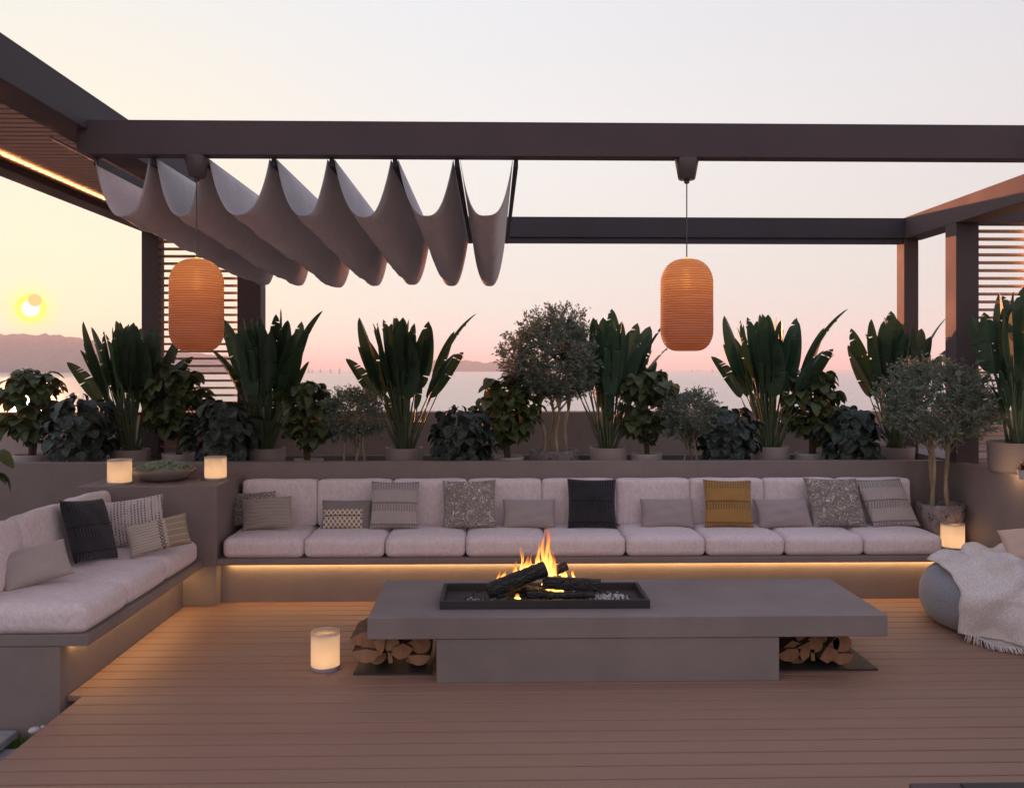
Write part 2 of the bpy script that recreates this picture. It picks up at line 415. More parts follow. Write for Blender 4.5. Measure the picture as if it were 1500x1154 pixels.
n = N('haze_air'); pv = n.n('VolumePrincipled', {'Color': (.96,.94,.92), 'Density': .00034, 'Anisotropy': .03})
n.t.links.new(pv.outputs[0], n.out.inputs['Volume']); M['haze'] = n.m
tag(MB().box(-9800,9800,-60,9800,-8,86).build('haze', M['haze']), 'pale pink evening haze over the sea', 'haze', kind='stuff')

# ------------------------------------------------------------------ terrace
BW = .1165
deck = MB(); y0 = 3.458-.003
for k in range(-22, 24):
    a = y0+k*BW
    if a < .6 or a > 6.12: continue
    x0 = -2.01 if a < 4.33 else -2.085
    deck.box(x0, 6.0, a+.0045, a+BW-.0045, -.028, 0, bev=.0028)
tag(deck.build('deck', M['deck']), kind='structure')
M['under'] = m_plaster('dark_screed', (.025,.02,.018))
tag(MB().box(-1.93, 6.0, .6, 8.3, -.16, -.05).box(-8, 6.0, 6.7, 8.3, -.3, -.17).build('deck_base', M['under']), kind='structure')
M['pave'] = m_plaster('grey_paving', (.3,.3,.31), 20, .15, .3)
pv = MB()
for j in range(4):
    for i in range(3): pv.box(-4.6+i*.9+.02 if i else -4.6, -3.7+i*.9, .8+j*.9, 1.68+j*.9, -.26, -.2, bev=.004)
pv = MB().box(-5.2, -2.27, .6, 4.29, -.165, -.125, bev=.004).box(-5.2, -2.03, .6, 4.20, -.24, -.175, bev=.003)
tag(pv.build('paving', M['pave']), kind='structure')
M['grass'] = m_leaf('lawn', (.05,.12,.02), (.09,.19,.03), .6, .2)
g = MB(); rnd = random.Random(5)
for i in range(900):
    x = rnd.uniform(-2.35,-2.02); y = rnd.uniform(4.2,4.32); a = rnd.uniform(0,6.28); h = rnd.uniform(.02,.05); b = rnd.uniform(-.02,.02)
    g.add([(x-.002*math.cos(a), y-.002*math.sin(a), -.2),(x+.002*math.cos(a), y+.002*math.sin(a), -.2),(x+b, y+b, -.185+h)], [(0,1,2)])
tag(g.build('grass', M['grass']), 'small patch of grass between paving and bench', 'grass', kind='stuff')
M['stone'] = m_plaster('white_pebble', (.55,.53,.52), 30, .1)
for i, (px, py, yy, r, lb) in enumerate([(50,1069,4.14,.026,'larger pale pebble beside the paving slab'),(63,1064,4.24,.012,'tiny pale pebble by the deck edge')]):
    c = at(px, py, yy); o = MB().lathe([(0,-.5*r),(.7*r,-.35*r),(r,0),(.75*r,.4*r),(0,.55*r)], 16).build('pebble', M['stone'], smooth=True, loc=c)
    tag(o, lb, 'pebble', 'pebbles beside the deck')

# parapet wall, planter walls
YP = 8.06
o = MB().box(-7.5, 7.5, YP, YP+.2, -.3, 1.21, bev=.004).build('parapet_wall', M['parapet']); tag(o, 'low taupe parapet wall behind all the potted plants', 'wall')
r = thing('planter', 'long taupe built-in planter behind the bench', 'planter', (0,6.68,0))
MB().box(-7.0, 3.44, 6.68, 6.78, -.3, .9, bev=.004).build('front_wall', M['wall']).parent = r
for ch in r.children: ch.location = (0,-6.68,0)
q = MB().box(-7.0, 6.0, 7.9-6.68, YP-.002-6.68, 0, .83, bev=.003).build('rear_ledge', M['wall'], r)
q = MB().box(-7.0, 3.44, 6.782-6.68, 7.898-6.68, .3, .62).build('planter_bed', M['under'], r)
XR = 3.45
r = thing('planter', 'taupe side planter at the right edge, olive pot against it', 'planter', (XR,5.0,0))
MB().box(0, .1, -3.0, 1.7, -.1, .9, bev=.004).build('front_wall', M['wall'], r)
MB().box(.102, 2.2, -3.0, 2.88, .3, .893).build('planter_bed', M['wall'], r)
# corner side block
xb = -1.865
o = MB().box(ax(112,6.03), xb, 6.03, 6.678, 0, .808, bev=.005).build('side_block', M['wall']); tag(o, 'square taupe corner block holding two candle lanterns and a bowl', 'side table')
# main bench
SZ = .315
warm = (1,.56,.2)
M['led'] = m_emit('led_warm', (1,.60,.25), 22.0)
r = thing('built_in_bench', 'long taupe bench with glowing strip under the seat', 'bench', (0,6.03,0))
MB().box(xb+.002, XR-.002, 0, .646, SZ-.042, SZ, bev=.003).build('seat_slab', M['wall'], r)
MB().box(xb+.002, XR-.002, .10, .646, 0, SZ-.044).build('plinth', M['wall'], r)
MB().box(xb+.06, XR-.01, .072, .09, SZ-.054, SZ-.0445).build('light_strip', M['led'], r)
# left bench
YE, XS = 4.33, -1.955
r = thing('built_in_bench', 'shorter taupe bench along the left with its end towards the viewer', 'bench', (-2.2,YE,0))
MB().box(-.95, XS+2.2, 0, 6.028-YE, .26, SZ, bev=.003).build('seat_slab', M['wall'], r)
MB().box(-.95, .11, 0, 6.028-YE, -.42, .258).build('plinth', M['wall'], r)
MB().box(.118, .136, .1, 6.0-YE, .249, .2575).build('light_strip', M['led'], r)
MB().box(-.62, -.52, .0, 6.028-YE, SZ+.002, .70, bev=.004).build('back_panel', M['wall'], r)

# ------------------------------------------------------------------ cushions
def cushion(sx, sy, sz, r=.035, puff=.012, n=14, seed=0, sag=0.0):
    """rounded, slightly puffed block centred on x and y, base on z = 0"""
    rnd = random.Random(seed); ph = [rnd.uniform(0,6.28) for _ in range(6)]
    def grid(s):
        h = s/2; k = 5; a = [-h+r*(1-math.cos(math.pi/2*i/k)) for i in range(k)]
        m = [-h+r+(2*h-2*r)*i/n for i in range(n+1)]; return a+m+[-q for q in a[::-1]]
    gx, gy, gz = grid(sx), grid(sy), grid(sz); V = {}; mb = MB()
    def vert(p):
        key = (round(p[0],5), round(p[1],5), round(p[2],5))
        if key in V: return V[key]
        c = [max(-s/2+r, min(s/2-r, q)) for q, s in zip(p, (sx,sy,sz))]
        d = Vector([q-w for q, w in zip(p, c)])
        if d.length > 1e-9: d = d.normalized()*r
        q = Vector(c)+d
        u, v, w = 2*q.x/sx, 2*q.y/sy, 2*q.z/sz
        nx = puff*.55*(1-v*v)*(1-w*w)*u; ny = puff*.7*(1-u*u)*(1-w*w)*v; nz = puff*(1-u**4)*(1-v**4)*w
        wob = .0022*(math.sin(u*5+ph[0])*math.cos(v*4+ph[1])+math.sin(v*7+u*3+ph[2]))
        q += Vector((nx, ny, nz + wob*max(w,0)))
        q.z += sag*(u*u)*(.5+.5*w) if sag else 0
        V[key] = len(mb.v); mb.v.append((q.x, q.y, q.z+sz/2)); return V[key]
    def face(A, B, fix, order, flip):
        for i in range(len(A)-1):
            for j in range(len(B)-1):
                q = []
                for a, b in ((A[i],B[j]),(A[i+1],B[j]),(A[i+1],B[j+1]),(A[i],B[j+1])):
                    p = [0,0,0]; p[order[0]] = a; p[order[1]] = b; p[order[2]] = fix; q.append(vert(p))
                mb.f.append(tuple(q[::-1] if flip else q)); mb.m.append(0)
    face(gx, gy, sz/2, (0,1,2), False); face(gx, gy, -sz/2, (0,1,2), True)
    face(gx, gz, -sy/2, (0,2,1), False); face(gx, gz, sy/2, (0,2,1), True)
    face(gy, gz, sx/2, (1,2,0), False); face(gy, gz, -sx/2, (1,2,0), True)
    return mb
W0, W1 = -1.835, 3.105; CW = (W1-W0)/9
ordn = ['leftmost','second','third','fourth','fifth','sixth','seventh','eighth','rightmost']
seat_l = ['leftmost white seat cushion of the long bench, beside the corner block',
 'second white seat cushion of the long bench, below the lattice pillow',
 'third white seat cushion of the long bench, below the knitted taupe pillow',
 'fourth white seat cushion of the long bench, below the first swirl pillow',
 'white seat cushion on the long bench right behind the tall flame',
 'sixth white seat cushion from the left of the long bench, right of the fire',
 'seventh white seat cushion of the long bench, below the mustard pillow',
 'eighth white seat cushion of the long bench, left of the rightmost one',
 'rightmost white seat cushion of the long bench, beside the candle lantern']
back_l = ['leftmost white back cushion of the long bench, behind the speckled and striped pillows',
 'second white back cushion of the long bench, behind the lattice pillow',
 'third white back cushion of the long bench, between knitted taupe and swirl pillows',
 'fourth white back cushion of the long bench, right of the first swirl pillow',
 'fifth white back cushion of the long bench, behind the charcoal pillow',
 'sixth white back cushion of the long bench, right of the charcoal pillow',
 'seventh white back cushion of the long bench, behind the mustard pillow',
 'eighth white back cushion of the long bench, left of the second swirl pillow',
 'rightmost white back cushion of the long bench, behind the tilted knitted pillow']
sms = [cushion(CW-.006, .60, .132, .038, .014, seed=s) for s in range(3)]
bms = [cushion(CW-.006, .13, .325, .024, .012, seed=s+5, sag=.006) for s in range(3)]
seam = None
sproto = [m.build('seat_cushion', M['cush'], smooth=True) for m in sms]; bproto = [m.build('back_cushion', M['cush'], smooth=True) for m in bms]
used = set(); rnd = random.Random(2)
def place(proto, lab, cat, group, loc, rot=(0,0,0)):
    o = proto if proto not in used else proto.copy()
    if proto in used: C.objects.link(o)
    used.add(proto); o.location = loc; o.rotation_euler = rot
    return tag(o, lab, cat, group)
for i in range(9):
    x = W0+CW*(i+.5)
    place(sproto[i%3], seat_l[i], 'seat cushion', 'seat cushions of the long bench', (x, 6.045+.30, SZ+.001), (0,0,R(rnd.uniform(-.3,.3))))
    place(bproto[(i*2)%3], back_l[i], 'back cushion', 'back cushions of the long bench', (x, 6.575, .448), (R(-3+rnd.uniform(-.6,.6)),0,R(rnd.uniform(-.4,.4))))
ys = [(5.975,5.415),(5.41,4.845),(4.84,4.335)]
ll = ['far', 'middle', 'near']
sl_ = ['white seat cushion of the left bench touching the corner block','middle white seat cushion of the left bench, below the charcoal pillow','nearest white seat cushion of the left bench, its square end facing the viewer']
bl_ = ['white back cushion of the left bench nearest the corner block','middle white back cushion of the left bench, left of the charcoal pillow','white back cushion of the left bench cut by the left edge of the picture']
for i, (a, b) in enumerate(ys):
    o = cushion(.66, a-b-.004, .135, .042, .016, seed=20+i).build('seat_cushion', M['cush'], smooth=True, loc=(-2.298, (a+b)/2, SZ+.001))
    tag(o, sl_[i], 'seat cushion', 'seat cushions of the left bench')
    o = cushion(.13, a-b-.008, .33, .036, .016, seed=30+i).build('back_cushion', M['cush'], smooth=True, loc=(-2.56, (a+b)/2, .455))
    o.rotation_euler = (0, R(-8), 0); tag(o, bl_[i], 'back cushion', 'back cushions of the left bench')

def pillow(w, h, t, mat, label, loc, rot, k=.055, n=26, seed=0, name='pillow', shear=0):
    rnd = random.Random(seed); ph = [rnd.uniform(0,6.28) for _ in range(8)]; mb = MB(); idx = {}
    for s in (-1, 1):
        for i in range(n+1):
            for j in range(n+1):
                edge = i in (0,n) or j in (0,n)
                if edge and s == 1: idx[(s,i,j)] = idx[(-1,i,j)]; continue
                u = -math.cos(math.pi*i/n)*.35+(-1+2*i/n)*.65; v = -math.cos(math.pi*j/n)*.35+(-1+2*j/n)*.65
                x = w/2*u*(1-k*(1-v*v)); z = h/2*v*(1-k*(1-u*u))
                d = t/2*(max(0,(1-u*u))**.42)*(max(0,(1-v*v))**.42)
                wr = .05*t*(math.sin(u*6+v*4+ph[0])+math.sin(v*9-u*3+ph[1]))*(1-u*u)*(1-v*v)
                y = s*d + wr*.6
                z -= .012*h*(1-v*v)*0
                idx[(s,i,j)] = len(mb.v); mb.v.append((x, y, z+h/2))
        for i in range(n):
            for j in range(n):
                q = [idx[(s,i,j)], idx[(s,i+1,j)], idx[(s,i+1,j+1)], idx[(s,i,j+1)]]
                mb.f.append(tuple(q if s == -1 else q[::-1])); mb.m.append(0)
    mb.v = [(x+shear*(z-h/2), y, z-h/2) for x, y, z in mb.v]
    o = mb.build(name, mat, smooth=True)
    E_ = Euler(rot).to_matrix(); zmin = min((E_ @ Vector(p)).z for p in mb.v)
    o.rotation_euler = rot; o.location = (loc[0], loc[1], loc[2]-zmin)
    return tag(o, label, 'pillow', 'pillows on the benches')
ST = .452
def mp(u0, u1, w_, h_, t_, mat, label, rx=-14, ry=0, rz=0, Y=6.40, seed=0, dz=0, shear=0):
    x = (ax(u0, Y)+ax(u1, Y))/2; pillow(w_, h_, t_, M[mat], label, (x, Y, ST+dz), (R(rx), R(ry), R(rz)), seed=seed, shear=shear)
mp(333,410,.36,.24,.11,'p_spk','dark speckled lumbar pillow tucked behind the striped one by the corner block',-16,-5,-14,6.44,1,.01,-.12)
mp(352,430,.38,.235,.11,'p_line','beige pinstriped lumbar pillow leaning beside the corner block',-24,-5,-8,6.33,2,0,-.15)
mp(472,545,.37,.21,.11,'p_latt','taupe lumbar pillow with cream lattice weave',-16,0,0,6.40,3)
mp(543,613,.345,.345,.12,'p_knit','square knitted taupe pillow left of the first swirl pillow',-17,1,3,6.39,4)
mp(647,728,.385,.35,.13,'p_boucle','square swirl-textured pillow left of the fire',-17,-1,0,6.40,5)
mp(734,816,.385,.21,.12,'p_plain','plain taupe lumbar pillow left of the charcoal pillow of the long bench',-16,0,0,6.41,6)
mp(830,904,.355,.36,.13,'p_char','charcoal knitted pillow in the middle of the long bench',-17,1,0,6.39,7)
mp(936,1018,.39,.21,.12,'p_plain','plain taupe lumbar pillow between the charcoal and mustard pillows',-16,0,0,6.41,8)
mp(1030,1103,.35,.35,.13,'p_must','mustard knitted pillow on the long bench',-17,1,-2,6.39,9)
mp(1104,1190,.4,.21,.12,'p_plain','plain taupe lumbar pillow right of the mustard pillow',-18,0,0,6.39,10,0,-.16)
mp(1181,1266,.40,.36,.14,'p_boucle','square swirl-textured pillow near the right end of the long bench',-18,1,2,6.40,11,0,-.12)
mp(1258,1340,.355,.36,.12,'p_knit','tilted knitted taupe pillow, last on the right of the long bench',-20,-1,4,6.41,12,0,-.24)
def lp(u, v, Y, w_, h_, t_, mat, label, rot, seed):
    c = at(u, v, Y); pillow(w_, h_, t_, M[mat], label, (c.x, Y, ST+.002), rot, seed=seed)
lp(52,840,4.72,.33,.21,.13,'p_beige','plain beige pillow lying near the left edge of the picture',(R(-34),R(-10),R(36)),21)
lp(131,780,5.30,.36,.38,.13,'p_char','charcoal knitted pillow on the left bench',(R(-22),R(6),R(74)),22)
lp(193,775,5.72,.40,.30,.12,'p_dash','white pillow with black dashed stitching on the left bench',(R(-16),R(-7),R(14)),23)
lp(232,790,5.50,.36,.20,.11,'p_band','beige and ochre banded lumbar pillow on the left bench',(R(-24),R(-11),R(20)),24)

# ------------------------------------------------------------------ fire table
r = thing('fire_table', 'long low grey cement table with a black fire tray and open ends', 'fire table', (.69,4.92,0))
MB().box(-.638-.69, 2.03-.69, -.4, .4, .225, .335, bev=.0035).build('table_top', M['table'], r)
MB().box(-.287-.69, 1.47-.69, -.392, .38, 0, .223, bev=.002).build('base', M['table'], r)
tray = MB(); x0, x1, yy0, yy1 = -.28, .83, 4.67, 5.07; t = .02
tray.box(x0,x1,yy0,yy0+t,.336,.379,bev=.001).box(x0,x1,yy1-t,yy1,.336,.379,bev=.001).box(x0,x0+t,yy0+t,yy1-t,.336,.379).box(x1-t,x1,yy0+t,yy1-t,.336,.379).box(x0+t,x1-t,yy0+t,yy1-t,.336,.342)
o = tray.build('fire_tray', M['tray']); o.parent = r; o.location = (-.69,-4.92,0)

def logmat(name, col, char=False):
    n = N(name)
    if char:
        a = n.noise(22, 5, .7, n.mapv((.35,1,1))); v = n.n('TexVoronoi', {'Scale': 34.0}, feature='DISTANCE_TO_EDGE'); n.t.links.new(n.mapv((.6,1,1)), v.inputs['Vector'])
        c = n.ramp(a, [(.35,(.006,.005,.005)),(.62,(.02,.017,.015)),(.8,(.06,.05,.042))])
        h = n.math('ADD', n.math('MULTIPLY', n.math('MINIMUM', v.outputs[0], .12), 6), a)
        return n.done(n.pbr(c, .55, n.bump(h, .9, .008), spec=.5))
    a = n.noise(26, 4, .6, n.mapv((1,1,1))); c = n.ramp(a, [(.3, mul(col,.6)), (.7, mul(col,1.25))])
    return n.done(n.pbr(c, .85, n.bump(a, .5, .004), spec=.15))
M['char'] = logmat('charred_wood', (0,0,0), True)

def cutwood():
    n = N('cut_wood'); X, Y, Z = n.xyz()
    r = n.math('SQRT', n.math('ADD', n.math('MULTIPLY', Y, Y), n.math('MULTIPLY', Z, Z)))
    r = n.math('ADD', r, n.math('MULTIPLY', n.noise(18, 2), .012))
    ring = n.math('SINE', n.math('MULTIPLY', r, 1100)); a = n.noise(20, 4, .6, n.mapv((.2,1,1)))
    oi = n.n('ObjectInfo'); c = n.ramp(a, [(.3,(.27,.13,.07)),(.7,(.46,.25,.14))])
    c = n.mix(n.math('MULTIPLY', oi.outputs['Random'], .4), c, (.55,.36,.22))
    c = n.mix(n.ramp(ring, [(.0,.35),(.7,0)]), c, (.2,.09,.05))
    return n.done(n.pbr(c, .85, n.bump(ring, .3, .002), spec=.1))
M['logend'] = cutwood(); M['logbark'] = logmat('log_bark', (.14,.085,.055))
def rough_log(prof, L, name, mats, loc, rot, seed, taper=.03, nseg=10):
    rnd = random.Random(seed); vs = []; m = len(prof); fs = []
    for i in range(nseg+1):
        s = 1-taper*i/nseg+rnd.uniform(-.03,.03); ox, oz = rnd.uniform(-.002,.002), rnd.uniform(-.002,.002)
        for (a, b) in prof: vs.append((L*(i/nseg-.5), a*s+ox+rnd.uniform(-.0012,.0012), b*s+oz+rnd.uniform(-.0012,.0012)))
    mb = MB()
    fs = [(i*m+k, (i+1)*m+k, (i+1)*m+(k+1)%m, i*m+(k+1)%m) for i in range(nseg) for k in range(m)]
    mb.add(vs, fs, 0); b = len(mb.f)
    mb.f += [tuple(range(m)), tuple(nseg*m+k for k in range(m))[::-1]]; mb.m += [1,1]
    o = mb.build(name, mats, smooth=True, loc=loc, sharp=38); o.rotation_euler = rot; return o
def circ(r, n=16, sq=1.0): return [(r*math.cos(2*math.pi*k/n), r*sq*math.sin(2*math.pi*k/n)) for k in range(n)]
def wedge(r, a0, a1, n=9): return [(0.0,0.0)]+[(r*math.cos(R(a0+(a1-a0)*k/n)), r*math.sin(R(a0+(a1-a0)*k/n))) for k in range(n+1)]
def flog(u0, v0, u1, v1, Y, Y2, prof, label, seed):
    a, b = at(u0, v0, Y), at(u1, v1, Y2); d = b-a
    rot = d.to_track_quat('X', 'Z').to_euler(); o = rough_log(prof, d.length, 'charred_log', [M['char'], M['char']], (a+b)/2, rot, seed, .05, 16)
    tag(o, label, 'log', 'charred logs in the fire tray')
flog(714,866,799,832,4.80,4.86, circ(.05,12,.88), 'largest charred log, slanting up to the right', 1)
flog(795,852,880,857,4.86,4.82, [(-.034,-.03),(.034,-.03),(.038,.0),(.02,.032),(-.024,.034),(-.038,.01)], 'upper charred log lying flat on the right of the fire', 2)
flog(772,872,871,871,4.79,4.77, circ(.022,12,.85), 'lowest charred log at the front of the tray', 3)
flog(809,838,829,829,4.96,5.0, circ(.03,10,.9), 'short charred stub glowing behind the crossing', 4)
flog(728,874,768,858,4.76,4.9, circ(.018,10,.8), 'thin charred branch under the largest log', 5)
flog(745,860,800,868,4.95,4.9, circ(.03,10,.9), 'charred log half hidden at the back of the tray', 6)
# ash and gravel
M['ash'] = m_plaster('white_ash', (.5,.5,.5), 60, .3); M['coal'] = m_plaster('black_coal', (.03,.03,.03), 40, .4)
g = MB(); rnd = random.Random(11)
for i in range(420):
    side = rnd.random()
    if side < .55: x = rnd.gauss(.62, .06); y = rnd.gauss(4.84,.05)
    elif side < .8: x = rnd.gauss(-.09,.035); y = rnd.gauss(4.79,.03)
    else: x = rnd.uniform(-.2,.7); y = rnd.uniform(4.72,5.0)
    if not (-.25 < x < .8 and 4.7 < y < 5.03): continue
    s = rnd.uniform(.004,.011); a = rnd.uniform(0,3.1)
    Mx = Matrix.Translation((x,y,.343+s*.4)) @ Euler((a, a*2, a*3)).to_matrix().to_4x4()
    g.add([(s,0,0),(-s,0,0),(0,s,0),(0,-s,0),(0,0,s*.8),(0,0,-s*.8)], [(0,2,4),(2,1,4),(1,3,4),(3,0,4),(2,0,5),(1,2,5),(3,1,5),(0,3,5)], 0 if rnd.random() < (.8 if side < .55 else .35) else 1, Mx)
tag(g.build('ash_gravel', [M['ash'], M['coal']]), 'pale ash and dark coal bits on the fire tray floor', 'ash', kind='stuff')

def flame_mat():
    n = N('flame'); X, Y, Z = n.xyz(n.co('Generated'))
    ns = n.noise(26, 4, .65, n.mapv((1,1,.16)), dist=.6)
    col = n.ramp(Z, [(0,(1,.60,.18)), (.3,(1,.50,.11)), (.65,(1,.30,.05)), (1,(.95,.17,.03))])
    st = n.ramp(Z, [(0,1.0), (.35,.66), (.7,.36), (1,.16)])
    e = n.n('Emission'); n.put(e.inputs[0], col); n.put(e.inputs[1], n.math('MULTIPLY', st, 3.4*K))
    tr = n.n('BsdfTransparent')
    a = n.math('ADD', n.ramp(Z, [(0,.7),(.5,.45),(1,.08)]), n.math('MULTIPLY', n.math('SUBTRACT', ns, .5), 3.2))
    a = n.math('MINIMUM', n.math('MAXIMUM', a, 0.0), .9)
    mx = n.n('MixShader'); n.put(mx.inputs[0], a); n.t.links.new(tr.outputs[0], mx.inputs[1]); n.t.links.new(e.outputs[0], mx.inputs[2])
    return n.done(mx)
M['flame'] = flame_mat()
fr = thing('fire', 'orange flames rising between the charred logs', 'fire', (.3,4.87,.345))
rnd = random.Random(4)
def tongue(u, vb, vt, Y, wpx, seed, lean=0):
    rnd = random.Random(seed); b, t_ = at(u, vb, Y), at(u+lean, vt, Y); H = t_.z-b.z; n = 22; pts = []; rr = []
    ph = rnd.uniform(0,6.28); p2 = rnd.uniform(0,6.28); w = wpx/F*Y/2*.72
    for i in range(n+1):
        q = i/n; s = w*(.9-.15*q)*(1-q)**.75*(1+.3*math.sin(q*8+p2))+.0004
        pts.append(Vector((b.x+(t_.x-b.x)*q+math.sin(q*7+ph)*H*.045*(q**.5), Y+math.cos(q*5+p2)*H*.02, b.z+H*q)) - Vector((.3,4.87,.345))); rr.append(s)
    MB().tube(pts, rr, 9).build('flame', M['flame'], fr, smooth=True)
for k, a in enumerate([(800,838,766,4.9,16,1),(806,845,776,4.92,13,0),(795,836,792,4.88,18,2),(812,850,800,4.9,16,-3),(790,824,788,4.95,6,-2),(787,830,802,4.93,9,-1),
        (770,836,812,4.93,15,3),(764,838,798,4.95,6,2),(774,834,818,4.92,12,0),(757,842,820,4.95,8,-2),(738,850,832,4.92,13,2),(727,856,833,4.9,8,6),
        (745,850,838,4.94,9,-3),(820,842,822,5.0,8,0),(824,846,830,5.0,10,2),(840,846,832,4.97,9,-2),(798,856,836,4.93,14,2),(758,876,868,4.8,14,0),(800,862,852,4.9,16,6),
        (815,864,857,4.86,30,0),(721,862,848,4.88,6,3),(797,838,770,4.92,10,-2),(804,845,786,4.87,12,-3),(808,850,808,4.86,10,2),(792,842,806,4.9,10,-1),(777,838,806,4.94,7,2),(767,842,818,4.9,9,-1),(752,846,826,4.92,8,3),(733,853,838,4.9,8,-2),(829,846,826,4.99,6,-2),(814,846,828,4.93,8,1),(801,846,762,4.9,6,0),(763,838,790,4.95,4,1)]): tongue(*a[:5], seed=k+30, lean=a[5])
pl = bpy.data.lights.new('fire_light', 'POINT'); pl.energy = 3.5*K; pl.color = (1,.45,.14); pl.shadow_soft_size = .06
po = bpy.data.objects.new('fire_light', pl); C.objects.link(po); po.parent = fr; po.location = (.0,.04,.16)

# firewood on steel plates
def woodpile(plate, side, logs, lab_plate, g):
    x0, x1, y0, y1 = plate
    o = MB().box(x0, x1, y0, y1, .001, .009, bev=.001).build('steel_plate', M['tray']); tag(o, lab_plate, 'plate')
    for i, (u, v, kind, s, yo, rz, lb) in enumerate(logs):
        Y = y0+.05+yo; c = at(u, v, Y); L = .3
        if kind == 'c': pr = circ(s, 16, .95)
        elif kind == 'h': pr = wedge(s, 180, 360)
        elif kind == 'q': pr = wedge(s, 200, 300)
        else: pr = kind
        pr = [(a*1.18, b*1.18) for a, b in pr]
        o = rough_log(pr, L, 'firewood_log', [M['logbark'], M['logend']], (c.x, Y+L/2, c.z), (0,0,R(90+rz)), 40+i+side*50, .02, 6)
        tag(o, lb, 'firewood', g)
def W_(r, a0, a1): return wedge(r, a0, a1)
woodpile((-.73,-.322,4.655,5.27), 0, [
 (536,950,W_(.062,190,350),0,-.01,0,'half-round log at the lower left corner of the left pile'),
 (529,926,W_(.06,170,330),0,.03,0,'split log leaning at the upper left of the left pile'),
 (540,935,W_(.05,150,320),0,.02,0,'split log in the middle of the left side of the left pile'),
 (556,942,[(-.028,.036),(.028,.012),(.0,-.058),(-.02,-.03)],0,-.01,0,'kite-shaped split log standing on its edge in the left pile'),
 (574,945,'c',.036,.01,0,'round log in the middle of the left pile'),
 (571,962,[(-.01,.03),(.012,.03),(.006,-.026),(-.014,-.024)],0,.01,0,'thin splinter between two logs of the left pile'),
 (588,952,[(-.05,.008),(-.01,.03),(.035,.012),(.045,-.02),(.01,-.042),(-.03,-.03)],0,-.01,0,'rounded split log at the front bottom of the left pile'),
 (594,943,W_(.045,150,320),0,.02,0,'tilted half log behind the front ones of the left pile'),
 (616,944,'c',.044,.01,0,'big round log at the upper right of the left pile'),
 (614,958,W_(.05,185,355),0,-.01,0,'half-round log at the bottom right of the left pile'),
 (560,932,'c',.03,.05,0,'small round log hidden high in the left pile'),
 (594,928,'c',.03,.06,0,'small round log under the slab of the left pile'),
 (604,963,[(-.03,.02),(.02,.03),(.03,-.02),(-.01,-.03)],0,.04,0,'blocky log wedged behind the half-round one of the left pile'),
 (552,958,W_(.045,170,330),0,.05,0,'split log behind the kite-shaped one of the left pile'),
 (627,934,'c',.026,.05,0,'small round log in the upper right corner of the left pile'),
 ], 'thin dark steel plate under the left firewood pile', 'firewood logs stacked under the left end of the table')
woodpile((1.475,2.045,4.665,5.29), 1, [
 (1154,950,W_(.06,180,330),0,-.01,0,'quarter log at the lower left of the right pile'),
 (1160,938,W_(.05,200,320),0,.02,0,'thin split log at the upper left of the right pile'),
 (1178,952,[(-.028,.04),(.03,.01),(.006,-.055),(-.024,-.03)],0,-.01,0,'kite-shaped split log in the right pile'),
 (1193,944,'c',.038,.01,0,'round log left of the middle of the right pile'),
 (1190,960,[(-.008,.03),(.01,.03),(.006,-.022),(-.012,-.022)],0,.01,0,'thin splinter in the right pile'),
 (1212,956,[(-.055,.006),(.0,.028),(.02,.0),(.035,-.028),(.0,-.048),(-.03,-.03)],0,-.02,0,'large split log at the front bottom of the right pile'),
 (1216,942,W_(.045,140,310),0,.01,0,'tilted half log above the large split one of the right pile'),
 (1234,942,'c',.044,.01,0,'big round log at the upper right of the right pile'),
 (1234,956,W_(.052,185,350),0,-.01,0,'half-round log at the lower right of the right pile'),
 (1176,932,'c',.032,.05,0,'small round log hidden high in the right pile'),
 (1222,960,[(-.03,.02),(.02,.03),(.03,-.02),(-.01,-.03)],0,.05,0,'blocky log wedged low behind the split ones of the right pile'),
 (1203,934,'c',.028,.05,0,'small round log under the slab in the middle of the right pile'),
 (1168,958,W_(.045,170,330),0,.05,0,'split log behind the kite-shaped one of the right pile'),
 ], 'dark steel plate reaching past the right end of the table', 'firewood logs stacked under the right end of the table')

